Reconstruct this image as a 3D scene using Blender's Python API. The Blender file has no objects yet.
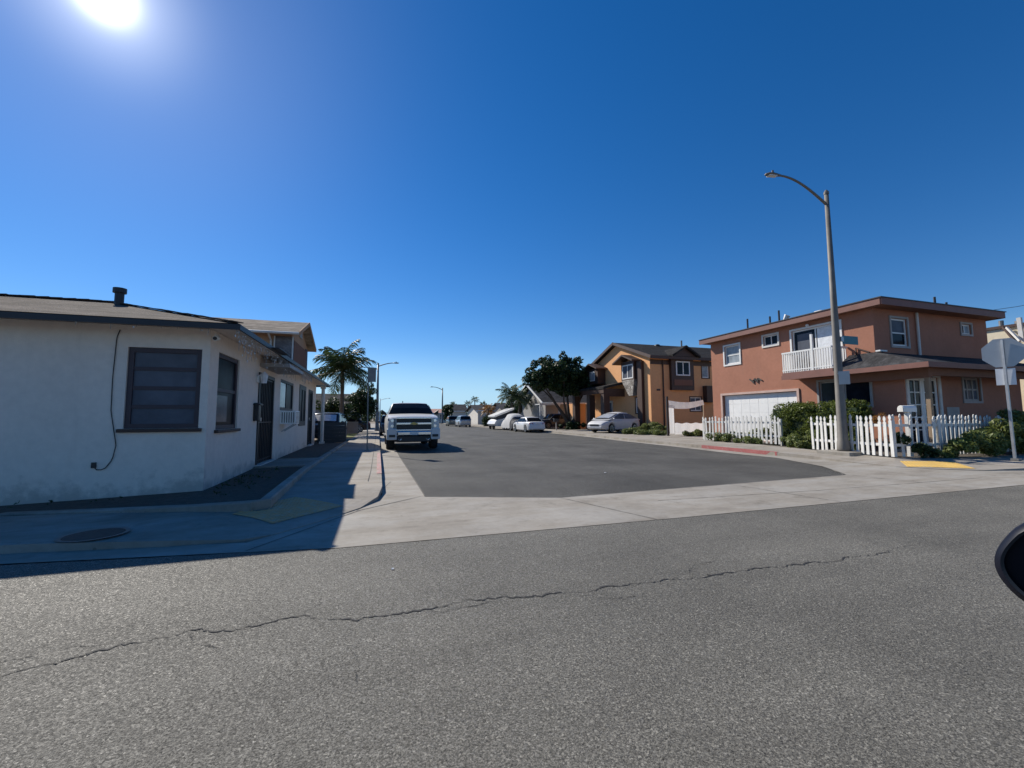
import bpy, bmesh, math, random
import numpy as np
from mathutils import Vector, Matrix
R = math.radians
C = bpy.context.scene.collection
SC = bpy.context.scene
random.seed(7)

# ------------------------------------------------------------------ camera
EYE = Vector((0, 0, 1.45))
YAW, PITCH, ROLL, FPX = R(17.842), R(4.546), R(0.3), 415.0
fw = Vector((math.sin(YAW)*math.cos(PITCH), math.cos(YAW)*math.cos(PITCH), math.sin(PITCH)))
rt = Vector((math.cos(YAW), -math.sin(YAW), 0))
up = rt.cross(fw)
rt2 = rt*math.cos(ROLL) - up*math.sin(ROLL)
up2 = rt*math.sin(ROLL) + up*math.cos(ROLL)
cd = bpy.data.cameras.new('camera')
cam = bpy.data.objects.new('camera', cd)
C.objects.link(cam)
m = Matrix((rt2, up2, -fw)).transposed().to_4x4()
m.translation = EYE
cam.matrix_world = m
cd.sensor_width = 36.0
cd.lens = FPX/1024*36
cd.clip_start = 0.02
cd.clip_end = 20000
SC.camera = cam

# ------------------------------------------------------------------ light
SUN_EL, SUN_AZ = R(37.35), R(-28.9)          # azimuth from +Y towards +X
sdir = Vector((math.sin(SUN_AZ)*math.cos(SUN_EL), math.cos(SUN_AZ)*math.cos(SUN_EL), math.sin(SUN_EL)))
SUN_STRENGTH, SKY_STRENGTH, EXPOSURE = 4.5, 0.073, 0.42
sl = bpy.data.lights.new('sun', 'SUN')
sl.energy = SUN_STRENGTH
sl.angle = R(0.53)
sl.color = (1.0, 0.94, 0.84)
so = bpy.data.objects.new('sun', sl)
so.rotation_euler = sdir.to_track_quat('Z', 'Y').to_euler()
so.location = (0, 0, 30)
C.objects.link(so)

W = bpy.data.worlds.new('World')
SC.world = W
W.use_nodes = True
wn, wl = W.node_tree.nodes, W.node_tree.links
wn.clear()
out = wn.new('ShaderNodeOutputWorld')
bg = wn.new('ShaderNodeBackground')
sky = wn.new('ShaderNodeTexSky')
sky.sky_type = 'NISHITA'
sky.sun_disc = False
sky.sun_elevation = SUN_EL
sky.sun_rotation = SUN_AZ
sky.altitude = 0
sky.air_density = 1.0
sky.dust_density = 0.05
sky.ozone_density = 4.0
bg.inputs[1].default_value = SKY_STRENGTH
# the sun itself and its bright aureole, part of the sky, fixed to the sun's own direction
tc = wn.new('ShaderNodeTexCoord')
dt = wn.new('ShaderNodeVectorMath'); dt.operation = 'DOT_PRODUCT'
dt.inputs[1].default_value = sdir
nrm = wn.new('ShaderNodeVectorMath'); nrm.operation = 'NORMALIZE'
wl.new(tc.outputs['Generated'], nrm.inputs[0])
wl.new(nrm.outputs[0], dt.inputs[0])
def wmath(op, a, b=None):
    n = wn.new('ShaderNodeMath'); n.operation = op
    for i, v in enumerate((a, b)):
        if v is None: continue
        if isinstance(v, (int, float)): n.inputs[i].default_value = v
        else: wl.new(v, n.inputs[i])
    return n.outputs[0]
one = wmath('SUBTRACT', 1.0, dt.outputs['Value'])
core = wmath('MULTIPLY', wmath('EXPONENT', wmath('MULTIPLY', one, -2600.0)), 26.0)
mid = wmath('MULTIPLY', wmath('EXPONENT', wmath('MULTIPLY', one, -320.0)), 5.0)
wide = wmath('MULTIPLY', wmath('EXPONENT', wmath('MULTIPLY', one, -20.0)), 0.8)
tot = wmath('ADD', wmath('ADD', core, mid), wide)
comb = wn.new('ShaderNodeVectorMath'); comb.operation = 'SCALE'
comb.inputs[0].default_value = (1.0, 0.99, 0.93)
wl.new(tot, comb.inputs['Scale'])
addv = wn.new('ShaderNodeVectorMath'); addv.operation = 'ADD'
hs = wn.new('ShaderNodeHueSaturation')
hs.inputs['Saturation'].default_value = 1.32
wl.new(sky.outputs[0], hs.inputs['Color'])
# pale blue band of thicker air just over the horizon
sz = wn.new('ShaderNodeSeparateXYZ'); wl.new(nrm.outputs[0], sz.inputs[0])
mr = wn.new('ShaderNodeMapRange'); mr.interpolation_type = 'SMOOTHSTEP'; wl.new(sz.outputs[2], mr.inputs[0])
mr.inputs[1].default_value = -.02; mr.inputs[2].default_value = .17; mr.inputs[3].default_value = .85; mr.inputs[4].default_value = 0
hm = wn.new('ShaderNodeMix'); hm.data_type = 'RGBA'; wl.new(mr.outputs[0], hm.inputs[0]); tint = wn.new('ShaderNodeVectorMath'); tint.operation = 'MULTIPLY'; tint.inputs[1].default_value = (.97, .98, 1.12)
wl.new(hs.outputs[0], tint.inputs[0]); wl.new(tint.outputs[0], hm.inputs[6])
hm.inputs[7].default_value = (4.0, 7.2, 10.2, 1)
wl.new(hm.outputs[2], addv.inputs[0])
wl.new(comb.outputs[0], addv.inputs[1])
wl.new(addv.outputs[0], bg.inputs[0])
wl.new(bg.outputs[0], out.inputs[0])

SC.view_settings.view_transform = 'Standard'
SC.view_settings.look = 'None'
SC.view_settings.exposure = EXPOSURE
SC.view_settings.gamma = 1
SC.view_settings.use_curve_mapping = False
SC.render.resolution_x, SC.render.resolution_y = 1024, 768
SC.render.engine = 'CYCLES'

# ------------------------------------------------------------------ materials
class NT:
    def __init__(s, name):
        s.m = bpy.data.materials.new(name); s.m.use_nodes = True
        s.n, s.l = s.m.node_tree.nodes, s.m.node_tree.links
        s.p = s.n['Principled BSDF']
        s.out = s.n['Material Output']
        t = s.n.new('ShaderNodeTexCoord'); s.co = t.outputs['Object']
        g = s.n.new('ShaderNodeNewGeometry'); s.pos = g.outputs['Position']; s.isl = g.outputs['Random Per Island']
    def put(s, sock, v):
        if hasattr(v, 'is_output') or isinstance(v, bpy.types.NodeSocket): s.l.new(v, sock)
        else: sock.default_value = v
    def noise(s, scale, detail=6, rough=.6, vec=None):
        n = s.n.new('ShaderNodeTexNoise'); n.inputs['Scale'].default_value = scale
        n.inputs['Detail'].default_value = detail; n.inputs['Roughness'].default_value = rough
        s.l.new(vec or s.pos, n.inputs['Vector']); return n.outputs['Fac']
    def voro(s, scale, feature='F1', vec=None):
        n = s.n.new('ShaderNodeTexVoronoi'); n.feature = feature; n.inputs['Scale'].default_value = scale
        s.l.new(vec or s.pos, n.inputs['Vector']); return n
    def ramp(s, fac, stops):
        n = s.n.new('ShaderNodeValToRGB'); e = n.color_ramp.elements
        while len(e) > len(stops): e.remove(e[-1])
        while len(e) < len(stops): e.new(1)
        for el, (p, c) in zip(e, stops):
            el.position = p; el.color = (*c, 1) if len(c) == 3 else c
        s.l.new(fac, n.inputs[0]); return n.outputs[0]
    def mix(s, fac, a, b, mode='MIX'):
        n = s.n.new('ShaderNodeMix'); n.data_type = 'RGBA'; n.blend_type = mode
        s.put(n.inputs[0], fac)
        for i, v in ((6, a), (7, b)):
            if isinstance(v, tuple): v = (*v, 1) if len(v) == 3 else v
            s.put(n.inputs[i], v)
        return n.outputs[2]
    def math(s, op, a, b=0.0, c=None):
        n = s.n.new('ShaderNodeMath'); n.operation = op
        s.put(n.inputs[0], a); s.put(n.inputs[1], b)
        if c is not None: s.put(n.inputs[2], c)
        return n.outputs[0]
    def scalevec(s, v, src=None):
        n = s.n.new('ShaderNodeMapping'); n.inputs['Scale'].default_value = v
        s.l.new(src or s.pos, n.inputs[0]); return n.outputs[0]
    def bump(s, h, strength=.4, dist=.01):
        n = s.n.new('ShaderNodeBump'); n.inputs['Strength'].default_value = strength
        n.inputs['Distance'].default_value = dist
        s.l.new(h, n.inputs['Height']); s.l.new(n.outputs[0], s.p.inputs['Normal'])
    def col(s, v): s.put(s.p.inputs['Base Color'], (*v, 1) if isinstance(v, tuple) and len(v) == 3 else v)
    def rough(s, v): s.put(s.p.inputs['Roughness'], v)

def k(c, f): return tuple(x*f for x in c)
def plain(name, c, rough=.6, metal=0, var=.12, nscale=3, bump=0, bscale=60, spec=None, coat=0):
    t = NT(name)
    f = t.noise(nscale, 5)
    t.col(t.ramp(f, [(.3, k(c, 1-var)), (.7, k(c, 1+var))]))
    t.rough(rough); t.p.inputs['Metallic'].default_value = metal
    if spec is not None: t.p.inputs['Specular IOR Level'].default_value = spec
    if coat: t.p.inputs['Coat Weight'].default_value = coat; t.p.inputs['Coat Roughness'].default_value = .04
    if bump: t.bump(t.noise(bscale, 4), bump, .01)
    return t.m
def stucco(name, c, dirt=(.16, .14, .12), stain=.35, zr=(0.0, .9), var=.07):
    t = NT(name)
    a = t.noise(.9, 6, .65); b = t.noise(7, 5)
    base = t.ramp(a, [(.3, k(c, 1-var)), (.7, k(c, 1+var))])
    base = t.mix(.35, base, t.ramp(b, [(.35, k(c, .86)), (.65, k(c, 1.07))]))
    # splash dirt and water streaks with their own ragged outline
    sx = t.n.new('ShaderNodeSeparateXYZ'); t.l.new(t.pos, sx.inputs[0])
    h = t.n.new('ShaderNodeMapRange'); t.l.new(sx.outputs[2], h.inputs[0])
    h.inputs[1].default_value = zr[0]; h.inputs[2].default_value = zr[1]
    h.inputs[3].default_value = .34; h.inputs[4].default_value = -.22
    pat = t.math('ADD', t.noise(2.6, 7, .7), h.outputs[0])
    patm = t.ramp(pat, [(.62, (0, 0, 0)), (.8, (1, 1, 1))])
    streak = t.ramp(t.noise(1, 5, .6, t.scalevec((5, 5, .35))), [(.56, (0, 0, 0)), (.75, (1, 1, 1))])
    base = t.mix(t.math('MULTIPLY', patm, stain*1.6), base, dirt)
    base = t.mix(t.math('MULTIPLY', streak, stain*.35), base, dirt)
    t.col(base); t.rough(.9); t.p.inputs['Specular IOR Level'].default_value = .2
    t.bump(t.math('ADD', t.noise(55, 5, .7), t.math('MULTIPLY', t.noise(4, 3), .8)), .45, .012)
    return t.m
def shingle(name, c, sx=3.2, var=.5):
    t = NT(name)
    b = t.n.new('ShaderNodeTexBrick')
    t.l.new(t.pos, b.inputs['Vector'])
    b.inputs['Scale'].default_value = sx
    b.inputs['Brick Width'].default_value = 1.0; b.inputs['Row Height'].default_value = .46
    b.inputs['Mortar Size'].default_value = .03
    b.inputs['Color1'].default_value = (*k(c, 1-var), 1); b.inputs['Color2'].default_value = (*k(c, 1+var), 1)
    b.inputs['Mortar'].default_value = (*k(c, .35), 1)
    f = t.noise(40, 4, .8)
    cc = t.mix(.55, b.outputs[0], t.ramp(f, [(.3, k(c, .4)), (.7, k(c, 1.8))]))
    st = t.ramp(t.noise(1, 4, .7, t.scalevec((1.5, 3.4, 3.4))), [(.36, k(c, .35)), (.5, c), (.66, k(c, 2.3))])  # dashes paint sun backlight on uneven shingles into the colour
    cc = t.mix(.72, cc, st)
    cc = t.mix(.35, cc, t.ramp(t.noise(.8, 5), [(.35, k(c, .6)), (.65, k(c, 1.4))]))
    t.col(cc); t.rough(.95); t.p.inputs['Specular IOR Level'].default_value = .08
    t.bump(t.math('SUBTRACT', t.noise(50, 3), b.outputs['Fac']), .7, .02)
    return t.m
def glass(name, c=(.012, .016, .024), rough=.08, var=.5, spec=.1):
    t = NT(name)
    f = t.noise(1.3, 4)
    t.col(t.ramp(f, [(.35, k(c, 1-var)), (.7, k(c, 1+var))]))
    t.rough(rough); t.p.inputs['Specular IOR Level'].default_value = spec
    t.bump(t.noise(2.0, 2), .05, .02)
    return t.m
def leafmat(name, c, trans=.3, var=.6, yellow=0):
    t = NT(name)
    a = t.ramp(t.isl, [(0, k(c, 1-var)), (.8, k(c, 1+var*.8)), (1, (c[0]*(1.6+yellow), c[1]*(1.5+yellow*.4), c[2]*1.1))])
    f = t.noise(1.7, 3)
    a = t.mix(.45, a, t.ramp(f, [(.35, k(c, .55)), (.65, k(c, 1.5))]))
    t.col(a); t.rough(.5); t.p.inputs['Specular IOR Level'].default_value = .35
    tr = t.n.new('ShaderNodeBsdfTranslucent'); t.l.new(a, tr.inputs[0])
    mx = t.n.new('ShaderNodeMixShader'); mx.inputs[0].default_value = trans
    t.l.new(t.p.outputs[0], mx.inputs[1]); t.l.new(tr.outputs[0], mx.inputs[2])
    t.l.new(mx.outputs[0], t.out.inputs[0])
    return t.m
def asphalt(name, lo, hi, scale=75, patch=(.8, 1.2), rough=.62, bump=.6, spec=.5, lanes=0.0, lv=(.25, 1.6, 1)):
    t = NT(name)
    warp = t.n.new('ShaderNodeVectorMath'); warp.operation = 'ADD'
    wn_ = t.n.new('ShaderNodeTexNoise'); wn_.inputs['Scale'].default_value = scale*.6; t.l.new(t.pos, wn_.inputs['Vector'])
    sc_ = t.n.new('ShaderNodeVectorMath'); sc_.operation = 'SCALE'; sc_.inputs['Scale'].default_value = .9/scale
    t.l.new(wn_.outputs['Color'], sc_.inputs[0]); t.l.new(t.pos, warp.inputs[0]); t.l.new(sc_.outputs[0], warp.inputs[1])
    v = t.voro(scale, vec=warp.outputs[0]); v2 = t.voro(scale*2.1, vec=warp.outputs[0])
    sep = t.n.new('ShaderNodeSeparateColor'); t.l.new(v.outputs['Color'], sep.inputs[0])
    sep2 = t.n.new('ShaderNodeSeparateColor'); t.l.new(v2.outputs['Color'], sep2.inputs[0])
    mid_ = tuple((a_+b_)/2*.95 for a_, b_ in zip(lo, hi))
    stone = t.ramp(sep.outputs[0], [(0, lo), (.3, k(mid_, .85)), (.7, mid_), (.93, hi), (1, k(hi, 1.7))])
    fine = t.ramp(sep2.outputs[0], [(0, k(lo, .7)), (.6, mid_), (1, k(hi, 1.25))])
    c = t.mix(.5, stone, fine)
    pits = t.ramp(t.noise(scale*.9, 5, .75), [(.38, (.14, .14, .14)), (.5, (.9, .9, .89)), (.66, (1.25, 1.25, 1.22))])
    c = t.mix(.8, c, pits, 'MULTIPLY')
    big = t.ramp(t.noise(.45, 7, .62), [(.3, (patch[0],)*3), (.7, (patch[1],)*3)])
    c = t.mix(1.0, c, big, 'MULTIPLY')
    big2 = t.ramp(t.noise(1, 5, .6, t.scalevec(lv)), [(.32, (.86,)*3), (.68, (1.12,)*3)])
    c = t.mix(lanes, c, big2, 'MULTIPLY')
    spot = t.ramp(t.noise(1.7, 7, .7), [(.62, (1, 1, 1)), (.74, (.74, .73, .72))])
    c = t.mix(.9, c, spot, 'MULTIPLY')
    drip = t.voro(1.1); dm = t.math('ADD', drip.outputs['Distance'], t.math('MULTIPLY', t.noise(9, 4), .12))
    c = t.mix(.85, c, t.ramp(dm, [(.10, (.5, .49, .48)), (.13, (1, 1, 1))]), 'MULTIPLY')
    t.col(c)
    t.rough(t.ramp(sep.outputs[1], [(0, (rough-.3,)*3), (.12, (rough,)*3), (1, (min(1, rough+.3),)*3)]))
    t.p.inputs['Specular IOR Level'].default_value = spec
    h = t.math('ADD', t.math('MULTIPLY', sep.outputs[2], .6), t.math('MULTIPLY', t.noise(scale*.9, 5, .75), 1.1))
    t.bump(t.math('ADD', h, t.math('MULTIPLY', sep2.outputs[2], .4)), bump, .005)
    return t.m
def concrete(name, c, var=.16, stain=(.55, .53, .5), crack=True, bscale=90):
    t = NT(name)
    a = t.ramp(t.noise(.7, 7, .65), [(.3, k(c, 1-var)), (.7, k(c, 1+var))])
    a = t.mix(.4, a, t.ramp(t.noise(9, 6, .7), [(.3, k(c, .78)), (.7, k(c, 1.14))]))
    sp = t.ramp(t.noise(1.9, 8, .72), [(.56, (1, 1, 1)), (.78, stain)])
    a = t.mix(.8, a, sp, 'MULTIPLY')
    br = t.ramp(t.noise(.9, 8, .7, t.scalevec((.6, 1.5, 1))), [(.4, (1.06, 1.06, 1.06)), (.55, (.86, .82, .76)), (.7, (.55, .5, .45))])
    a = t.mix(.75, a, br, 'MULTIPLY')
    gum = t.voro(2.4); sg = t.ramp(gum.outputs['Distance'], [(.035, (.5, .48, .46)), (.055, (1, 1, 1))])
    a = t.mix(.7, a, sg, 'MULTIPLY')
    t.col(a); t.rough(.85); t.p.inputs['Specular IOR Level'].default_value = .3
    t.bump(t.noise(bscale, 5, .7), .25, .006)
    return t.m
def earth(name, a, b, scale=6):
    t = NT(name)
    t.col(t.ramp(t.noise(scale, 8, .7), [(.3, a), (.7, b)])); t.rough(1)
    t.bump(t.noise(25, 6, .7), .8, .03); return t.m
def paint(name, c, wear, thr=.56):
    t = NT(name)
    w = t.ramp(t.noise(9, 8, .75), [(thr-.07, (0, 0, 0)), (thr+.08, (1, 1, 1))])
    t.col(t.mix(w, t.ramp(t.noise(2, 4), [(.3, k(c, .85)), (.7, k(c, 1.12))]), wear)); t.rough(.75)
    t.bump(t.noise(80, 4), .25, .005); return t.m
def wood(name, c, along=2, rough=.7, var=.3):
    t = NT(name)
    sc = [14, 14, 14]; sc[along] = 1.2
    f = t.noise(1, 7, .65, t.scalevec(tuple(sc)))
    t.col(t.ramp(f, [(.3, k(c, 1-var)), (.7, k(c, 1+var))])); t.rough(rough)
    t.bump(f, .3, .01); return t.m
def brickwall(name, c1, c2, mortar, scale=4):
    t = NT(name)
    v = t.voro(scale); e = t.voro(scale, 'DISTANCE_TO_EDGE')
    sep = t.n.new('ShaderNodeSeparateColor'); t.l.new(v.outputs['Color'], sep.inputs[0])
    c = t.ramp(sep.outputs[0], [(0, c1), (1, c2)])
    c = t.mix(t.ramp(e.outputs['Distance'], [(.02, (1, 1, 1)), (.06, (0, 0, 0))]), c, mortar)
    t.col(c); t.rough(.85); t.bump(e.outputs['Distance'], .8, .03); return t.m

M = dict(
 road=asphalt('old coarse asphalt', (.055, .052, .044), (.30, .283, .243), 98, (.8, 1.2), .66, .85, .34, .8),
 street=asphalt('worn side street asphalt', (.058, .056, .051), (.138, .133, .122), 120, (.66, 1.3), .75, .4, .25, 1.0, (1.1, .22, 1)),
 concrete=concrete('weathered concrete', (.315, .295, .262), .22, (.42, .40, .37)),
 walk=concrete('sidewalk concrete', (.315, .29, .255), .22),
 joint=plain('joint grime', (.13, .12, .105), .95),
 crack=plain('crack tar', (.035, .034, .033), .9),
 ground=earth('dry soil', (.16, .125, .09), (.26, .21, .155)),
 bed=earth('dark planting bed', (.05, .042, .034), (.12, .10, .078), 9),
 lawn=earth('lawn', (.10, .12, .03), (.22, .22, .06), 20),
 whitestucco=stucco('white stucco', (.79, .69, .60), stain=.24),
 tan=stucco('tan stucco', (.47, .285, .175), stain=.1),
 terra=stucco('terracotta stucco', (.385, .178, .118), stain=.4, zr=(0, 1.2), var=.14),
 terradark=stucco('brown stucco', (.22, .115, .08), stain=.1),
 orange=stucco('orange stucco', (.76, .40, .19), stain=.12, zr=(.2, 1.2)),
 orange2=stucco('deep orange stucco', (.55, .27, .11), stain=.1),
 greywall=stucco('grey stucco', (.34, .33, .32), stain=.15),
 cream=stucco('cream stucco', (.72, .64, .47), stain=.1),
 palewall=stucco('pale stucco', (.62, .58, .52), stain=.1),
 roofbrown=shingle('brown shingle', (.11, .09, .075), 3.2, .6),
 roofgrey=shingle('grey shingle', (.055, .054, .056)),
 rooftan=shingle('tan shingle', (.26, .215, .17)),
 roofdark=shingle('charcoal shingle', (.036, .034, .033)),
 roofred=plain('red tile', (.38, .20, .15), .8, var=.3, nscale=1.5),
 blacktrim=plain('black trim', (.022, .022, .026), .5),
 darktrim=plain('dark brown trim', (.06, .03, .021), .6),
 fascia=plain('maroon brown fascia', (.19, .08, .06), .6), palepink=plain('pale pink trim', (.52, .36, .30), .6), mauve=plain('mauve brown frame', (.05, .034, .042), .55), redfaint=paint('worn red kerb paint', (.40, .17, .15), (.36, .31, .28), .5),
 whitetrim=plain('white trim', (.74, .73, .70), .5, var=.05),
 greytrim=plain('grey trim', (.33, .31, .29), .6),
 glass=glass('dark glass'),
 panegrey=glass('greyish pane', (.115, .125, .15), .2, .25, .04), dimglass=glass('dim glass', (.022, .026, .036), .3, .6, .02),
 paneblue=glass('curtained pane', (.33, .37, .40), .08, .35),
 curtain=plain('curtain', (.70, .72, .74), .8, var=.15, nscale=9),
 garage=plain('garage door white', (.80, .79, .76), .5, var=.04),
 picket=None, steel=plain('galvanised steel', (.40, .41, .42), .42, .75, var=.15, nscale=5),
 steeldark=plain('weathered grey steel', (.20, .195, .185), .5, .5, var=.2),
 concpole=plain('grey painted pole', (.16, .145, .125), .6, .0, var=.2, nscale=2.5, bump=.15),
 alu=plain('sign back aluminium', (.42, .43, .44), .45, .6, var=.1, nscale=2),
 whitesign=plain('white sign', (.72, .74, .76), .45, var=.05),
 greensign=plain('street sign blue green', (.01, .12, .155), .4, var=.1),
 black=plain('black plastic', (.018, .018, .02), .45, var=.2),
 cable=plain('black cable', (.015, .015, .017), .5),
 rubber=plain('tyre rubber', (.022, .022, .023), .85, var=.2, nscale=12),
 chrome=plain('chrome', (.75, .76, .78), .16, 1.0, var=.04),
 rim=plain('alloy', (.45, .46, .47), .35, .9, var=.08),
 lamp=plain('headlight lens', (.26, .28, .28), .12, .2, var=.2, nscale=14, coat=.5),
 tail=plain('tail light red', (.32, .02, .02), .2, var=.2, coat=.5),
 white=plain('white car paint', (.66, .65, .63), .35, var=.04, coat=.25),
 silver=plain('silver car paint', (.42, .43, .45), .32, .5, var=.04, coat=.6),
 greygreen=plain('grey green car paint', (.12, .14, .13), .3, .3, coat=.6),
 darkcar=plain('dark car paint', (.03, .033, .045), .3, .2, coat=.6),
 navy=plain('navy car paint', (.003, .004, .011), .45, .0, spec=.25),
 dustcover=plain('dusty pearl paint', (.55, .54, .53), .5, .1, var=.06),
 carglass=glass('car glass', (.012, .014, .018), .04, .3),
 shade=plain('windscreen sunshade', (.62, .64, .66), .3, .5, var=.2, nscale=8),
 cloth=plain('white tarp cloth', (.83, .83, .81), .85, var=.07, nscale=4, bump=.3, bscale=6),
 darkcloth=plain('dark grey tarp', (.05, .052, .058), .8, var=.2),
 plate=plain('licence plate', (.68, .68, .66), .5),
 gold=plain('gold emblem', (.34, .26, .10), .3, .8),
 trunk=wood('bark', (.055, .043, .034)),
 palmtrunk=wood('palm bark', (.09, .075, .06), 0),
 leafdark=leafmat('dark leaf', (.030, .055, .018)),
 leafmid=leafmat('mid leaf', (.06, .10, .028), .3),
 leafhedge=leafmat('hedge leaf', (.10, .13, .022), .35, .55, .5),
 leafbush=leafmat('shrub leaf', (.145, .18, .055), .35, .55, .7),
 palmleaf=leafmat('palm leaf', (.055, .085, .032), .25, .5),
 orangeleaf=leafmat('rusty leaf', (.25, .12, .03), .3, .5),
 redpaint=paint('red kerb paint', (.33, .095, .09), (.36, .30, .27), .62),
 yellow=paint('yellow tactile plate', (.72, .46, .12), (.5, .42, .27), .62),
 yellowold=paint('faded tactile plate', (.56, .31, .14), (.44, .33, .22), .55),
 iron=plain('cast iron', (.07, .066, .06), .6, .4, var=.3, nscale=20, bump=.4),
 fencewood=wood('dark blue grey boards', (.045, .055, .062), 0, .7),
 block=concrete('concrete block', (.30, .28, .26)),
 stone=brickwall('field stone', (.16, .14, .12), (.50, .46, .41), (.08, .075, .07), 3.5),
 shake=shingle('grey shake cladding', (.16, .155, .16), 4),
 bulb=plain('icicle light bulb', (.62, .63, .65), .3),
 wire=plain('white wire', (.5, .5, .5), .6),
 woodpost=wood('bare wood post', (.27, .19, .12)),
 acwhite=plain('aircon housing', (.86, .85, .82), .5),
 dirtywhite=plain('dirty white paint', (.62, .60, .56), .6, var=.12),
)
for nm_ in ('cloth',):
    nt_ = M[nm_].node_tree; tr_ = nt_.nodes.new('ShaderNodeBsdfTranslucent'); tr_.inputs[0].default_value = (.8, .8, .8, 1)
    mx_ = nt_.nodes.new('ShaderNodeMixShader'); mx_.inputs[0].default_value = .45
    nt_.links.new(nt_.nodes['Principled BSDF'].outputs[0], mx_.inputs[1]); nt_.links.new(tr_.outputs[0], mx_.inputs[2]); nt_.links.new(mx_.outputs[0], nt_.nodes['Material Output'].inputs[0])
t = NT('white picket paint')
w_ = t.ramp(t.noise(14, 7, .7, t.scalevec((1, 1, .35))), [(.55, (0, 0, 0)), (.72, (1, 1, 1))])
t.col(t.mix(w_, t.ramp(t.noise(3, 4), [(.3, (.58, .57, .53)), (.7, (.72, .71, .68))]), (.34, .29, .23))); t.rough(.6)
M['picket'] = t.m

# ------------------------------------------------------------------ mesh helpers
def tag(o, label=None, cat=None, group=None, kind=None):
    if label: o['label'] = label
    if cat: o['category'] = cat
    if group: o['group'] = group
    if kind: o['kind'] = kind
    return o
def thing(name, label, cat, loc=(0, 0, 0), group=None):
    o = bpy.data.objects.new(name, None); C.objects.link(o)
    o.empty_display_size = .2
    o.location = loc
    return tag(o, label, cat, group)
def origin(o):
    v = Vector((0, 0, 0))
    while o: v += o.location; o = o.parent
    return v
def V(*a): return Vector(a)
class MB:
    def __init__(s): s.b = bmesh.new()
    def hexa(s, P):     # 8 points: bottom 4 (ccw), top 4
        v = [s.b.verts.new(p) for p in P]
        for f in ((0, 3, 2, 1), (4, 5, 6, 7), (0, 1, 5, 4), (1, 2, 6, 5), (2, 3, 7, 6), (3, 0, 4, 7)):
            s.b.faces.new([v[i] for i in f])
        return s
    def box(s, x0, x1, y0, y1, z0, z1):
        return s.hexa([(x0, y0, z0), (x1, y0, z0), (x1, y1, z0), (x0, y1, z0), (x0, y0, z1), (x1, y0, z1), (x1, y1, z1), (x0, y1, z1)])
    def bar(s, a, b, wx, wz, ref=(0, 0, 1)):   # rectangular bar from a to b
        a, b = Vector(a), Vector(b); d = (b-a).normalized(); r = Vector(ref)
        if abs(d.dot(r)) > .95: r = Vector((0, 1, 0))
        u = d.cross(r).normalized(); v = u.cross(d)
        u *= wx/2; v *= wz/2
        return s.hexa([a-u-v, a+u-v, b+u-v, b-u-v, a-u+v, a+u+v, b+u+v, b-u+v])
    def tube(s, pts, rad, n=8, cap=True):
        pts = [Vector(p) for p in pts]
        if not hasattr(rad, '__len__'): rad = [rad]*len(pts)
        rings = []; ref = None
        for i, p in enumerate(pts):
            d = (pts[min(i+1, len(pts)-1)]-pts[max(i-1, 0)]).normalized()
            if ref is None:
                r = Vector((1, 0, 0)) if abs(d.x) < .8 else Vector((0, 1, 0))
            else: r = ref
            u = (r-d*r.dot(d)).normalized(); ref = u; w = d.cross(u)
            rings.append([s.b.verts.new(p+(u*math.cos(2*math.pi*j/n)+w*math.sin(2*math.pi*j/n))*rad[i]) for j in range(n)])
        for a, b in zip(rings, rings[1:]):
            for j in range(n): s.b.faces.new((a[j], a[(j+1) % n], b[(j+1) % n], b[j]))
        if cap:
            s.b.faces.new(rings[0][::-1]); s.b.faces.new(rings[-1])
        return s
    def face(s, *P): s.b.faces.new([s.b.verts.new(p) for p in P]); return s
    def prism(s, P, d):   # polygon P (3d) extruded by vector d
        d = Vector(d); a = [s.b.verts.new(p) for p in P]; b = [s.b.verts.new(Vector(p)+d) for p in P]
        n = len(P); s.b.faces.new(a[::-1]); s.b.faces.new(b)
        for i in range(n): s.b.faces.new((a[i], a[(i+1) % n], b[(i+1) % n], b[i]))
        return s
    def grid(s, rows, close=False):
        vs = [[s.b.verts.new(p) for p in r] for r in rows]
        for a, b in zip(vs, vs[1:]):
            for j in range(len(a)-1): s.b.faces.new((a[j], a[j+1], b[j+1], b[j]))
        if close: s.b.faces.new(vs[0][::-1]); s.b.faces.new(vs[-1])
        return s
    def ball(s, c, r, sc=(1, 1, 1), n=2):
        g = bmesh.ops.create_icosphere(s.b, subdivisions=n, radius=r)
        for v in g['verts']: v.co = Vector((v.co.x*sc[0], v.co.y*sc[1], v.co.z*sc[2]))+Vector(c)
        return s
    def build(s, name, mat, parent=None, bevel=0, smooth=False, seg=2, **tags):
        bmesh.ops.recalc_face_normals(s.b, faces=s.b.faces)
        if parent:
            o0 = origin(parent)
            for v in s.b.verts: v.co -= o0
        me = bpy.data.meshes.new(name); s.b.to_mesh(me); s.b.free()
        me.materials.append(mat)
        o = bpy.data.objects.new(name, me); C.objects.link(o)
        if parent: o.parent = parent
        if smooth:
            for p in me.polygons: p.use_smooth = True
        if bevel:
            md = o.modifiers.new('bevel', 'BEVEL'); md.width = bevel; md.segments = seg; md.limit_method = 'ANGLE'
            md.angle_limit = R(35)
        if tags: tag(o, **tags)
        return o
def struct(mb, name, mat, **kw):
    o = mb.build(name, mat, **kw); o['kind'] = 'structure'; return o
def copy_tree(o, parent=None):
    c = o.copy(); C.objects.link(c); c.parent = parent
    for ch in [x for x in bpy.data.objects if x.parent == o]: copy_tree(ch, c)
    return c

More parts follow.
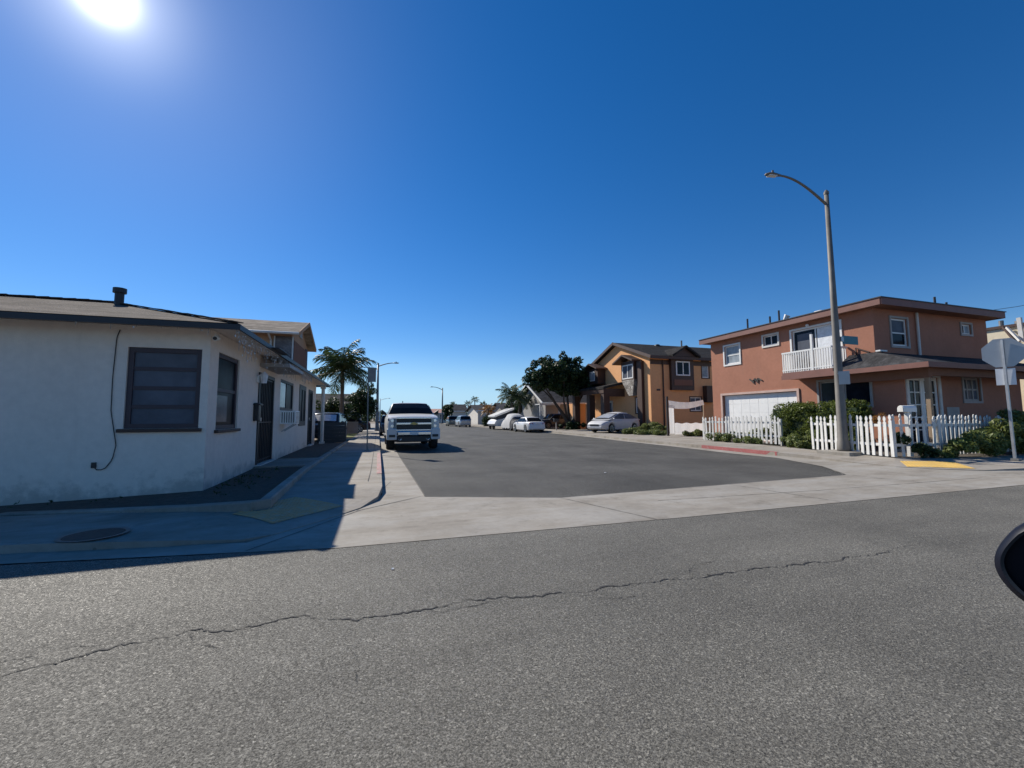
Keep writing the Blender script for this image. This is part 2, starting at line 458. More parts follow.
class Plane:      # a wall plane: origin, along, outward normal
    def __init__(s, O, U, N): s.O, s.U, s.N = Vector(O), Vector(U).normalized(), Vector(N).normalized()
    def p(s, u, z, d=0): return s.O+s.U*u+Vector((0, 0, 1))*z+s.N*d
    def box(s, mb, u0, u1, z0, z1, d0, d1):
        return mb.hexa([s.p(u0, z0, d1), s.p(u1, z0, d1), s.p(u1, z0, d0), s.p(u0, z0, d0), s.p(u0, z1, d1), s.p(u1, z1, d1), s.p(u1, z1, d0), s.p(u0, z1, d0)])
    def ring(s, mb, u0, u1, z0, z1, w, d0, d1, bottom=True):
        s.box(mb, u0, u0+w, z0, z1, d0, d1); s.box(mb, u1-w, u1, z0, z1, d0, d1)
        s.box(mb, u0+w, u1-w, z1-w, z1, d0, d1)
        if bottom: s.box(mb, u0+w, u1-w, z0, z0+w, d0, d1)
    def wall(s, mb, u0, u1, z0, z1, holes=(), depth=.14):
        us = sorted({u0, u1, *[h[0] for h in holes], *[h[1] for h in holes]})
        zs = sorted({z0, z1, *[h[2] for h in holes], *[h[3] for h in holes]})
        for a, b in zip(us, us[1:]):
            for c, d in zip(zs, zs[1:]):
                uc, zc = (a+b)/2, (c+d)/2
                if any(h[0] < uc < h[1] and h[2] < zc < h[3] for h in holes): continue
                mb.face(s.p(a, c), s.p(b, c), s.p(b, d), s.p(a, d))
        for h in holes:
            a, b, c, d = h
            q = [(a, c), (b, c), (b, d), (a, d)]
            for i in range(4):
                (ua, za), (ub, zb) = q[i], q[(i+1) % 4]
                mb.face(s.p(ua, za), s.p(ub, zb), s.p(ub, zb, -depth), s.p(ua, za, -depth))
            mb.face(*[s.p(u, z, -depth) for u, z in q])
        return mb
def window(parent, pl, h, fmat, gmat, vs=(), hs=(), fw=.05, rec=.07, sill=None, casing=None, panes=None, cw=.09):
    u0, u1, z0, z1 = h
    mb = MB(); pl.ring(mb, u0+.002, u1-.002, z0+.002, z1-.002, fw, -rec-.04, -rec+.025)
    for f in vs:
        u = u0+(u1-u0)*f; pl.box(mb, u-fw*.4, u+fw*.4, z0+fw, z1-fw, -rec-.03, -rec+.02)
    for f in hs:
        z = z0+(z1-z0)*f; pl.box(mb, u0+fw, u1-fw, z-fw*.4, z+fw*.4, -rec-.026, -rec+.016)
    o = mb.build('window', fmat, parent)
    g = MB(); pl.box(g, u0+fw*.8, u1-fw*.8, z0+fw*.8, z1-fw*.8, -rec-.03, -rec-.005)
    g.build('pane', gmat, o)
    if panes:
        for (a, b, c, d, mt) in panes:
            g = MB(); pl.box(g, u0+(u1-u0)*a, u0+(u1-u0)*b, z0+(z1-z0)*c, z0+(z1-z0)*d, -rec-.004, -rec+.003); g.build('curtain', mt, o)
    if sill:
        g = MB(); pl.box(g, u0-.07, u1+.06, z0-.065, z0-.002, -.02, .07); g.build('sill', sill, o, bevel=.01)
    if casing:
        g = MB(); pl.ring(g, u0-cw, u1+cw, z0-cw, z1+cw, cw-.003, .002, .04); g.build('casing', casing, o)
    return o

def leaf_mesh(name, mat, clumps, n, size, parent=None, flat=0.0, seed=1, up=0.0, shell=.5):
    """many small leaf faces scattered through a set of (centre, radius(3)) clumps"""
    rng = np.random.default_rng(seed)
    cs = np.array([c for c, r in clumps]); rs = np.array([r if hasattr(r, '__len__') else (r, r, r) for c, r in clumps])
    vol = (rs.prod(1))**.8; pick = rng.choice(len(cs), n, p=vol/vol.sum())
    d = rng.normal(size=(n, 3)); d /= np.linalg.norm(d, axis=1)[:, None]
    rad = rng.random(n)**(1/3.0)*shell+(1-shell)*(0.55+.5*rng.random(n))
    P = cs[pick]+d*rad[:, None]*rs[pick]
    nr = d*.8+rng.normal(size=(n, 3))*.7; nr[:, 2] += up
    nr /= np.linalg.norm(nr, axis=1)[:, None]
    a = rng.normal(size=(n, 3)); a -= nr*(a*nr).sum(1)[:, None]; a /= np.linalg.norm(a, axis=1)[:, None]
    b = np.cross(nr, a)
    s = size*(.6+.8*rng.random(n))[:, None]
    q = np.stack([P-a*s, P-b*s*.45+nr*s*.12, P+a*s, P+b*s*.45+nr*s*.12], 1).reshape(-1, 3)
    if parent: q = q-np.array(origin(parent))
    me = bpy.data.meshes.new(name)
    me.vertices.add(n*4); me.vertices.foreach_set('co', q.ravel().astype(np.float32))
    me.loops.add(n*4); me.loops.foreach_set('vertex_index', np.arange(n*4, dtype=np.int32))
    me.polygons.add(n); me.polygons.foreach_set('loop_start', np.arange(0, n*4, 4, dtype=np.int32))
    me.polygons.foreach_set('loop_total', np.full(n, 4, dtype=np.int32))
    me.update(); me.validate()
    me.materials.append(mat)
    o = bpy.data.objects.new(name, me); C.objects.link(o)
    if parent: o.parent = parent
    return o
def blob(c, r, n, sr, seed, squash=1.0):
    """a clump list filling an ellipsoid unevenly"""
    rng = random.Random(seed); out_ = []
    while len(out_) < n:
        p = Vector((rng.uniform(-1, 1), rng.uniform(-1, 1), rng.uniform(-1, 1)))
        if p.length > 1: continue
        p = p*(.55+.45*rng.random())
        q = (c[0]+p.x*r[0], c[1]+p.y*r[1], c[2]+p.z*r[2]); s_ = sr*rng.uniform(.6, 1.35)
        out_.append((q, (s_, s_, s_*.8*squash)))
    return out_

# ------------------------------------------------------------------ ground, roads, pavements
def resample(P, n):
    P = [Vector(p) for p in P]; L = [0]
    for a, b in zip(P, P[1:]): L.append(L[-1]+(b-a).length)
    o = []
    for i in range(n):
        t_ = L[-1]*i/(n-1); j = 0
        while j < len(P)-2 and L[j+1] < t_: j += 1
        f = (t_-L[j])/max(1e-6, L[j+1]-L[j]); o.append(P[j].lerp(P[j+1], min(1, max(0, f))))
    return o
g = MB(); g.face((-3000, -3000, -.06), (3000, -3000, -.06), (3000, 3000, -.06), (-3000, 3000, -.06)); struct(g, 'ground', M['ground'])
g = MB()
edge = [(-40, 7.6), (-12, 6.6), (-3.58, 5.65), (-1.39, 5.3), (-.38, 5.13), (4.13, 5.04), (12.68, 5.04), (40, 5.04)]
rag = []
for a, b in zip(edge, edge[1:]):
    n_ = max(1, int((b[0]-a[0])/.12)) if -5 < a[0] < 14 else 1
    for i in range(n_):
        f = i/n_; rag.append((a[0]+(b[0]-a[0])*f, a[1]+(b[1]-a[1])*f+(random.uniform(-.012, .012) if n_ > 1 else 0), 0))
rag.append((40, 5.04, 0))
g.prism([(-40, -7, 0), (40, -7, 0)]+rag[::-1], (0, 0, -.05)); struct(g, 'road', M['road'])
g = MB(); g.face((.3, 6.5, -.006), (14.2, 6.5, -.006), (14.3, 11.5, -.006), (15.0, 22, -.006), (15.5, 36, -.006), (14.6, 96, -.006), (.4, 96, -.006)); struct(g, 'side_street', M['street'])
g = MB(); g.face((-60, 95.8, -.012), (90, 95.8, -.012), (90, 106, -.012), (-60, 106, -.012)); struct(g, 'far_street', M['street'])
# concrete cross gutter, apron and gutter strips, one flush sheet
g = MB()
ap = [(-1.39, 5.3), (-.38, 5.13), (4.13, 5.04), (12.68, 5.04), (40, 5.04), (40, 6.2), (17.4, 6.2), (16, 6.3), (14.9, 6.6), (14.2, 7.15), (13.8, 7.9), (13.75, 9.0), (13.8, 10.2), (13.75, 11.6), (13.78, 12.9),
      (13.0, 12.8), (13.05, 10.9), (12.1, 8.75), (10.9, 7.28), (3.13, 6.94), (.84, 7.85), (.78, 15.6), (.62, 96), (.1, 96), (.1, 10), (.1, 8.3), (-.24, 7.2), (-.9, 6.3), (-1.5, 5.62)]
from mathutils.geometry import tessellate_polygon
rr_ = random.Random(77); ap2 = []
for i, p in enumerate(ap):
    q = ap[(i+1) % len(ap)]; ap2.append(p)
    if i in (14, 15, 16, 17, 18, 19) and p[1] < 30:
        L_ = math.hypot(q[0]-p[0], min(q[1], 30)-p[1]); n_ = int(L_/.16)
        for j in range(1, n_):
            f = j/n_; yy = p[1]+(min(q[1], 30)-p[1])*f; xx = p[0]+(q[0]-p[0])*f*((min(q[1], 30)-p[1])/(q[1]-p[1]) if q[1] > 30 else 1)
            ap2.append((xx+rr_.uniform(-.014, .014), yy+rr_.uniform(-.014, .014)))
ap = ap2
apv = [g.b.verts.new((x, y, .0045)) for x, y in ap]
for t3 in tessellate_polygon([[Vector((x, y, 0)) for x, y in ap]]): g.b.faces.new([apv[i] for i in t3])
g.face((-40, 7.62, .004), (-12, 6.62, .004), (-3.58, 5.67, .004), (-1.39, 5.31, .004), (-1.45, 5.7, .004), (-3.6, 6.05, .004), (-12, 7.1, .004), (-40, 8.1, .004))
g.face((13.0, 12.8, .0042), (13.78, 12.9, .0042), (14.0, 16.4, .0042), (14.2, 21.4, .0042), (14.8, 28, .0042), (15.0, 34.5, .0042), (14.2, 96, .0042), (13.8, 96, .0042), (14.55, 34.5, .0042), (14.35, 28, .0042), (13.7, 21.4, .0042), (13.4, 16.4, .0042))
struct(g, 'gutter', M['concrete'])
# pavement joints and the open seam along the gutter
g = MB()
def strip(g, P, w, z, jit=0):
    P = [Vector((p[0], p[1], 0)) for p in P]; L_, R_ = [], []
    for i, p in enumerate(P):
        d = (P[min(i+1, len(P)-1)]-P[max(i-1, 0)]).normalized(); n = Vector((-d.y, d.x, 0))
        ww = w*(1+random.uniform(-jit, jit)) if jit else w
        zz = z(p) if callable(z) else z
        L_.append((p.x+n.x*ww/2, p.y+n.y*ww/2, zz)); R_.append((p.x-n.x*ww/2, p.y-n.y*ww/2, zz))
    g.grid([L_, R_])
for P, w in (([(-1.35, 5.33), (-.25, 7.05), (.78, 7.9)], .022), ([(3.13, 6.94), (3.75, 5.06)], .016), ([(-.3, 7.0), (-.24, 7.2), (.3, 9.9)], .01), ([(.80, 15.6), (.85, 7.86), (3.13, 6.95), (10.9, 7.27), (12.1, 8.74)], .02),
             ([(4.6, 6.15), (8.2, 5.95), (13.2, 5.9)], .012), ([(7.4, 5.06), (7.1, 7.1)], .014), ([(11.2, 5.06), (10.9, 7.26)], .014)):
    strip(g, resample([(a, b, 0) for a, b in P], 40), w, .0085, .5)
struct(g, 'pavement_joint', M['joint'])
# long crack in the near asphalt
def crack(P, w, seed, amp=.045, n=110):
    rng = random.Random(seed); Q = resample([(a, b, 0) for a, b in P], n); off = 0
    for i in range(1, n-1):
        off = off*.72+rng.uniform(-amp, amp); d = (Q[i+1]-Q[i-1]).normalized(); Q[i] = Q[i]+Vector((-d.y, d.x, 0))*off
    g = MB(); L_, R_ = [], []
    for i, p in enumerate(Q):
        gap = .5+.5*math.sin(i*.23+seed)*math.sin(i*.071+seed*2)
        ww = w*rng.uniform(.25, 1.3)*(.25+.95*gap)*min(1, 5*min(i, n-1-i)/n+.08)
        L_.append((p.x, p.y+ww/2, .004)); R_.append((p.x, p.y-ww/2, .004))
    g.grid([L_, R_]); struct(g, 'road_crack', M['crack'])
# pavements: loft between kerb line and back edge, with a ramp at each corner
def pavement(name, outer, inner, zo, zi, mat):
    rows = []
    for (a, b, z0, z1) in zip(outer, inner, zo, zi):
        a, b = Vector((*a, z0)), Vector((*b, z1)); n = 10
        rows.append([Vector((a.x, a.y, -.04))]+[a.lerp(b, (i/n)) for i in range(n+1)])
    g = MB(); g.grid(rows); return struct(g, name, mat)
Lo = [(.1, 96), (.1, 24), (.1, 16), (.1, 11), (.1, 8.6), (.02, 7.8), (-.24, 7.2), (-.55, 6.75), (-.9, 6.3), (-1.2, 5.95), (-1.5, 5.78), (-2.3, 5.82), (-3.6, 6.05), (-12, 7.1), (-40, 8.1)]
Li = [(-1.57, 96), (-1.57, 24), (-1.62, 16), (-1.66, 11), (-1.6, 8.6), (-1.56, 7.8), (-1.52, 7.2), (-1.5, 7.0), (-1.5, 6.92), (-1.52, 6.89), (-1.6, 6.88), (-2.3, 7.3), (-3.6, 7.85), (-12, 9.35), (-40, 12)]
Lz = [.13, .13, .13, .13, .12, .07, .018, .014, .014, .014, .02, .07, .095, .1, .1]
pavL = pavement('sidewalk', Lo, Li, Lz, [.14]*9+[.135, .13, .10, .06, .0, .0], M['walk'])
Ro = [(14.2, 96), (15.0, 34.5), (14.8, 28), (14.2, 21.4), (14.0, 16.4), (13.75, 11.6), (13.8, 10.2), (13.75, 9.0), (13.8, 7.9), (14.2, 7.15), (14.9, 6.6), (16, 6.3), (17.4, 6.2), (40, 6.2)]
Ri = [(17.0, 96), (17.2, 34.5), (17.1, 28), (17.0, 21.4), (16.95, 16.4), (15.7, 11.6), (15.35, 10.2), (15.05, 9.0), (14.97, 8.6), (15.3, 8.52), (16, 8.46), (16.9, 8.38), (17.5, 7.9), (40, 7.85)]
Rz = [.13, .13, .13, .13, .13, .13, .10, .04, .014, .014, .02, .06, .12, .13]
pavR = pavement('sidewalk', Ro, Ri, Rz, [.15]*14, M['walk'])
g = MB()
for yy in (9.6, 11.2, 12.8, 14.4, 16, 18.5, 21, 24, 27, 30, 34): strip(g, [(-1.6, yy), (.1, yy+.05)], .018, .1425)
strip(g, [(-.14, 60), (-.14, 16), (-.15, 11), (-.18, 9.3)], .014, .1385)
for yy in (13.2, 15.3, 17.5, 28.5, 31): strip(g, [(14.0+(yy-13)*.05, yy), (16.7, yy)], .02, .152)
for xx in (18.6, 20.4, 22.2, 24): strip(g, [(xx, 6.2), (xx, 7.9)], .02, .147)
struct(g, 'pavement_joint', M['joint'])
# red kerbs (paint a few mm above the kerb top and face)
def kerbpaint(P, z, side, mt='redpaint'):
    L_ = [(x+side*.003, y, -.0) for x, y in P]; T = [(x+side*.004, y, z+.004) for x, y in P]; I = [(x-side*.11, y, z+.006) for x, y in P]
    g = MB(); g.grid([L_, T, I]); struct(g, 'kerb_paint', M[mt])
kerbpaint([(.1, 16.6), (.1, 13.5), (.1, 10.4)], .134, 1, 'redfaint')
kerbpaint([(13.95, 15.4), (13.84, 13.4), (13.75, 11.5)], .132, -1)
# tactile ramp plates, laid a few mm above the pavement they sit in
from mathutils.bvhtree import BVHTree
def laid_plate(pav, Q, mat, label):
    me = pav.data; bv = BVHTree.FromPolygons([v.co for v in me.vertices], [tuple(p.vertices) for p in me.polygons])
    def zat(x, y):
        h_ = bv.ray_cast(Vector((x, y, 2)), Vector((0, 0, -1)))[0]
        return max(h_.z if h_ else 0, .005)+.007
    A, B_, C_, D_ = [Vector((*q, 0)) for q in Q]; n = 14; rows = []
    for i in range(n+1):
        l, r2 = A.lerp(B_, i/n), D_.lerp(C_, i/n); rows.append([(p.x, p.y, zat(p.x, p.y)) for p in (l.lerp(r2, j/n) for j in range(n+1))])
    g = MB(); g.grid(rows); o = tag(thing('tactile_plate', label, 'tactile paving', (A.x, A.y, zat(A.x, A.y)), 'tactile plates in the kerb ramps'))
    g.build('plate', mat, o)
    g = MB(); m_ = 16
    for i in range(m_):
        for j in range(m_):
            l, r2 = A.lerp(B_, (i+.5)/m_), D_.lerp(C_, (i+.5)/m_); p = l.lerp(r2, (j+.5)/m_); z = zat(p.x, p.y)
            g.tube([(p.x, p.y, z-.002), (p.x, p.y, z+.005)], [.017, .011], 6)
    g.build('domes', mat, o)['kind'] = 'stuff'
laid_plate(pavR, [(13.95, 7.72), (14.95, 6.78), (15.75, 7.62), (14.6, 8.25)], M['yellow'], 'bright yellow tactile paving plate in the ramp before the picket fence corner')
laid_plate(pavL, [(-1.93, 7.0-.12), (-1.3, 6.3), (-.5, 7.25), (-1.3, 7.85)], M['yellowold'], 'faded tan tactile paving plate in the shade beside the white stucco house')
# utility cover in the left pavement
r_ = thing('utility_cover', 'round dark iron cover set in the shaded pavement before the white house', 'manhole cover', (-3.15, 6.27, .1))
g = MB(); g.tube([(-3.15, 6.27, .07), (-3.15, 6.27, .103)], .27, 28); g.build('cover', M['iron'], r_)
g = MB()
for i in range(28):
    a, b = 2*math.pi*i/28, 2*math.pi*(i+1)/28
    g.face(*[(-3.15+math.cos(q)*rr, 6.27+math.sin(q)*rr, .102) for q, rr in ((a, .275), (b, .275), (b, .32), (a, .32))])
g.build('rim', M['steeldark'], r_)
# planting bed beside the white house, with its raised kerb
g = MB(); g.face((-40, 12.1, -.005), (-12, 9.37, -.005), (-5.4, 8.55, .02), (-3.9, 8.0, .055), (-2.6, 7.5, .09), (-1.72, 7.05, .12), (-1.76, 11, .13), (-1.72, 24, .14), (-3.13, 24, .14), (-3.13, 13, .12), (-3.13, 9.47, .03), (-6, 9.47, 0), (-12, 9.47, -.004), (-40, 12.3, -.004)); bmesh.ops.triangulate(g.b, faces=g.b.faces[:]); struct(g, 'planting_bed', M['bed'])
g = MB()
ck = [(-1.6, 24), (-1.67, 16), (-1.7, 11), (-1.62, 8.6), (-1.56, 7.02), (-1.68, 6.99), (-2.6, 7.46), (-3.9, 7.97), (-5.4, 8.5)]
hts = [.2, .22, .24, .26, .27, .26, .17, .1, .04]
rows = []
for i, p in enumerate(ck):
    p_ = Vector((*p, 0)); d = (Vector((*ck[min(i+1, len(ck)-1)], 0))-Vector((*ck[max(i-1, 0)], 0))).normalized(); n = Vector((-d.y, d.x, 0))
    z = hts[i]
    rows.append([p_+n*.08+V(0, 0, -.02), p_+n*.08+V(0, 0, z-.02), p_+n*.06+V(0, 0, z), p_-n*.06+V(0, 0, z), p_-n*.08+V(0, 0, z-.02), p_-n*.08+V(0, 0, -.02)])
g.grid(rows, True); struct(g, 'bed_kerb', M['concrete'])
g = MB(); g.box(-3.12, -1.72, 12.7, 15, -.02, .165); struct(g, 'path', M['walk'])
leaf_mesh('bed_weeds', M['leafdark'], blob((-2.6, 10.5, .12), (.5, 2.4, .03), 30, .12, 3)+blob((-4.6, 9.2, .03), (2, .2, .03), 14, .08, 4), 260, .03, seed=5)['kind'] = 'stuff'
# right-hand lots
g = MB(); g.face((14.95, 8.5, .11), (16.9, 8.3, .11), (17.5, 7.8, .11), (45, 7.8, .11), (45, 60, .11), (17.0, 60, .11), (17.1, 28, .11), (16.9, 16, .11), (15.6, 11.6, .11)); struct(g, 'garden_soil', M['bed'])
g = MB(); g.face((16.9, 18.7, .156), (21.9, 18.7, .156), (21.9, 26.2, .156), (17.0, 26.2, .156)); g.face((17.1, 29.2, .156), (24, 29.2, .156), (24, 37.5, .156), (17.15, 37.5, .156)); struct(g, 'driveway', M['walk'])
g = MB(); g.face((-6, 31, .12), (-1.6, 31, .12), (-1.6, 37.9, .12), (-6, 37.9, .12)); struct(g, 'lawn', M['lawn'])
g = MB(); g.face((-30, 24, .08), (-1.55, 24, .08), (-1.55, 95.7, .08), (-30, 95.7, .08)); struct(g, 'yard', M['ground'])
crack([(-3.2, 3.2), (-2.01, 3.25), (-1.77, 3.29), (-1.59, 3.41), (-1.19, 3.49), (-.82, 3.42), (-.52, 3.5), (-.16, 3.32), (.33, 3.32), (.72, 3.37), (.96, 3.33), (1.53, 3.22), (2.0, 3.23), (2.69, 3.18), (3.28, 3.19), (3.93, 3.11), (4.9, 3.09), (6.1, 3.2)], .022, 3, .024, 380)
for P, s_ in (([(-1.19, 3.49), (-1.1, 3.3), (-.9, 3.15)], 31), ([(1.53, 3.22), (1.75, 3.05), (2.1, 2.98)], 32), ([(2.69, 3.18), (2.9, 3.4), (3.3, 3.5)], 33), ([(-.52, 3.5), (-.4, 3.7), (-.45, 4.0)], 34)): crack(P, .008, s_, .015, 50)
crack([(.3, 3.33), (.45, 3.24), (.7, 3.25), (1.02, 3.3)], .008, 4, .01, 50)
crack([(-2.5, 3.36), (-2.13, 3.43), (-1.93, 3.48), (-1.5, 3.5)], .007, 5, .012, 60)
crack([(-.14, 2.95), (-.08, 2.72), (-.1, 2.45)], .006, 6, .012, 50)
crack([(4.2, 5.5), (4.4, 4.4), (4.3, 3.2)], .004, 8, .015, 50)
for P, s_ in (([(.9, 11.8), (2.3, 11.5), (3.6, 11.8)], 9), ([(1.5, 15.2), (3.4, 14.6)], 10), ([(3, 9), (6, 9.6), (9.6, 9.2)], 11), ([(6.5, 7.5), (7, 11), (6.6, 16)], 12)): crack(P, .022, s_, .03, 70)

# ------------------------------------------------------------------ white stucco house
h = thing('stucco_house', 'white single storey stucco house with brown shingle roof, standing in its own shade', 'house', (-3.15, 9.45, 0))
F = Plane((-14, 9.45, 0), (1, 0, 0), (0, -1, 0)); S = Plane((-3.15, 9.45, 0), (0, 1, 0), (1, 0, 0))
fwin = (9.55, 10.72, 1.27, 2.79)
swin, door, acw, shut, door2 = (.48, 1.83, 1.22, 2.82), (3.5, 5.25, .17, 2.72), (6.2, 8.5, 1.72, 2.78), (9.7, 11.3, 1.12, 2.86), (12.1, 13.3, .17, 2.8)
g = MB(); F.wall(g, 0, 10.85, -.15, 3.2, [fwin]); S.wall(g, 0, 14.55, -.15, 3.2, [swin, door, acw, shut, door2])
g.face((-14, 24, -.1), (-3.15, 24, -.1), (-3.15, 24, 3.1), (-14, 24, 3.1)); g.face((-14, 9.45, -.1), (-14, 24, -.1), (-14, 24, 3.1), (-14, 9.45, 3.1))
g.build('wall', M['whitestucco'], h)
g = MB(); E0, E1 = 8.83, 15.35; zr, ze = 4.2, 3.215
g.face((-14.6, E0, ze), (-2.5, E0, ze), (-6.0, 12.09, zr), (-11.3, 12.09, zr)); g.face((-2.5, E0, ze), (-2.5, E1, ze), (-6.0, 12.09, zr))
g.face((-2.5, E1, ze), (-14.6, E1, ze), (-11.3, 12.09, zr), (-6.0, 12.09, zr)); g.face((-14.6, E1, ze), (-14.6, E0, ze), (-11.3, 12.09, zr))
g.face((-2.5, 12.2, ze-.01), (-2.5, 24.3, ze-.01), (-5.8, 21.2, zr-.1), (-5.8, 12.2, zr-.1)); g.face((-9, 12.2, ze-.01), (-5.8, 12.2, zr-.1), (-5.8, 21.2, zr-.1), (-9, 24.3, ze-.01)); g.face((-2.5, 24.3, ze-.01), (-9, 24.3, ze-.01), (-5.8, 21.2, zr-.1))
rf = g.build('roof', M['roofbrown'], h)
g = MB(); rng = random.Random(5)      # ridge and hip cap shingles
for a, b in (((-11.3, 12.09, zr), (-6.0, 12.09, zr)), ((-6.0, 12.09, zr), (-2.56, 8.89, ze+.02))):
    a, b = Vector(a), Vector(b); n = int((b-a).length/.24)
    for i in range(n):
        p, q = a.lerp(b, i/n), a.lerp(b, (i+1.15)/n); g.bar(p+V(0, 0, .008+rng.uniform(0, .01)), q+V(0, 0, .014+rng.uniform(0, .014)), .2, .018)
g.build('ridge_cap', M['roofbrown'], rf)
g = MB(); g.tube([(-5.76, 11.75, 3.9), (-5.76, 11.75, 4.42)], .085, 14); g.build('vent_pipe', M['blacktrim'], rf)
g = MB(); g.tube([(-5.76, 11.75, 4.36), (-5.76, 11.75, 4.47)], .125, 14); g.build('vent_cap', M['blacktrim'], rf)
g = MB(); g.ball((-2.66, 9.0, 3.25), .09, (1, 1, .55)); g.build('hip_cap', M['blacktrim'], rf)
g = MB(); z0, z1 = 3.1, 3.2
g.box(-14.6, -2.48, E0-.015, E0+.02, z0, z1); g.box(-2.515, -2.48, E0+.021, 24.3, z0, z1); g.box(-14.6, -2.52, 24.27, 24.305, z0, z1)
g.build('fascia', M['blacktrim'], h)
g = MB(); g.face((-14.6, E0+.02, 3.207), (-2.516, E0+.02, 3.207), (-2.516, 24.27, 3.207), (-14.6, 24.27, 3.207)); g.build('soffit', M['whitestucco'], h)
wo = window(h, F, fwin, M['mauve'], M['panegrey'], hs=(.27, .5, .74), fw=.085, rec=.06, sill=M['darktrim'])
wo = window(h, S, swin, M['mauve'], M['dimglass'], hs=(.52,), fw=.09, rec=.06, sill=M['darktrim'], panes=[(.1, .6, .1, .45, M['panegrey'])])
window(h, S, acw, M['blacktrim'], M['dimglass'], vs=(.5,), fw=.08, rec=.05, panes=[(.08, .46, .1, .9, M['paneblue'])])
window(h, S, shut, M['blacktrim'], M['dimglass'], vs=(.5,), fw=.2, rec=.0)
for d in (door, door2):
    g = MB(); S.ring(g, d[0]+.003, d[1]-.003, d[2], d[3]-.003, .1, -.06, .03, False); do = g.build('door', M['blacktrim'], h)
    g = MB(); S.box(g, d[0]+.1, d[1]-.1, d[2]+.02, d[3]-.1, -.07, -.03); g.build('door_leaf', M['black'], do)
    g = MB()
    for i in range(9): u = d[0]+.14+(d[1]-d[0]-.28)*i/8; S.box(g, u-.011, u+.011, d[2]+.05, d[3]-.12, -.028, -.006)
    for z in (d[2]+.1, d[2]+1.15, d[3]-.16): S.box(g, d[0]+.1, d[1]-.1, z, z+.03, -.024, -.002)
    g.build('security_grille', M['blacktrim'], do)
    g = MB(); S.box(g, d[0]+.13, d[0]+.25, d[2]+1.2, d[2]+1.3, -.005, .05); g.build('handle', M['steel'], do)
    g = MB(); S.box(g, d[0]-.05, d[1]+.05, d[2]-.06, d[2]+.015, -.02, .14); g.build('threshold', M['dirtywhite'], do)
g = MB(); g.box(-3.14, -2.4, 13.0, 15.2, 2.88, 2.98); cn = g.build('door_canopy', M['greytrim'], h)
g = MB(); g.box(-2.479, -2.31, 11.2, 12.45, 3.14, 3.155); g.build('shadow_notch_plate', M['blacktrim'], h)  # plate added to the fascia to cast the notch in the eave shadow
g = MB(); g.box(-3.145, -3.02, 12.55, 12.8, 1.38, 1.86); mb_ = g.build('mailbox', M['black'], h, bevel=.02)
g = MB(); g.box(-3.147, -2.98, 12.53, 12.82, 1.8, 1.84); g.build('lid', M['black'], mb_)
g = MB(); g.box(-3.145, -3.1, 12.72, 12.84, 2.42, 2.6); lw = g.build('wall_lantern', M['whitetrim'], h)
g = MB(); g.tube([(-2.98, 12.78, 2.4), (-2.98, 12.78, 2.62), (-2.98, 12.78, 2.72)], [.07, .1, .02], 8); g.bar((-3.1, 12.78, 2.6), (-2.98, 12.78, 2.68), .03, .03); g.build('lantern_glass', M['curtain'], lw)
g = MB(); g.tube([(-3.02, 9.42, 3.02), (-3.0, 9.2, 2.98)], .045, 10); g.tube([(-3.06, 9.44, 3.1), (-3.03, 9.4, 3.03)], .03, 8); sc_ = g.build('security_camera', M['whitetrim'], h)
g = MB(); g.tube([(-3.0, 9.2, 2.98), (-2.999, 9.19, 2.978)], .035, 10); g.build('lens', M['black'], sc_)
g = MB(); g.tube(resample([(-4.58, 9.435, 3.1), (-4.62, 9.432, 2.95), (-4.64, 9.432, 2.2), (-4.63, 9.432, 1.6), (-4.56, 9.43, 1.2), (-4.52, 9.43, .98), (-4.56, 9.43, .72), (-4.66, 9.43, .56), (-4.76, 9.43, .53), (-4.82, 9.43, .6)], 40), .008, 6); g.build('hanging_cable', M['cable'], h, smooth=True)
g = MB(); g.box(-4.85, -4.79, 9.41, 9.449, .58, .68); g.build('cable_outlet', M['black'], h)
g = MB(); g.tube([(-2.72, 23.3, .1), (-2.72, 23.3, 3.09)], .085, 12); g.box(-2.84, -2.6, 23.18, 23.42, .1, .25); g.box(-2.84, -2.6, 23.18, 23.42, 2.95, 3.09); g.build('porch_post', M['dirtywhite'], h)
# air conditioner resting in the window
a_ = thing('air_conditioner', 'boxy off-white window air conditioner sticking out of the white house', 'air conditioner', (-2.95, 16.1, 1.25))
g = MB(); g.box(-3.16, -2.68, 15.75, 16.5, 1.25, 1.7); bd = g.build('housing', M['acwhite'], a_, bevel=.015)
g = MB()
for i in range(6): g.box(-3.1+i*.07, -3.07+i*.07, 15.742, 15.75, 1.3, 1.65)
for i in range(9): g.box(-2.68, -2.674, 15.8, 16.45, 1.29+i*.043, 1.31+i*.043)
g.build('louvre', M['steeldark'], a_)
g = MB(); g.bar((-3.12, 15.9, 1.0), (-2.75, 15.9, 1.24), .03, .03); g.build('bracket', M['steel'], a_); g = MB(); g.bar((-3.12, 16.35, 1.0), (-2.75, 16.35, 1.24), .03, .03); g.build('bracket', M['steel'], a_)
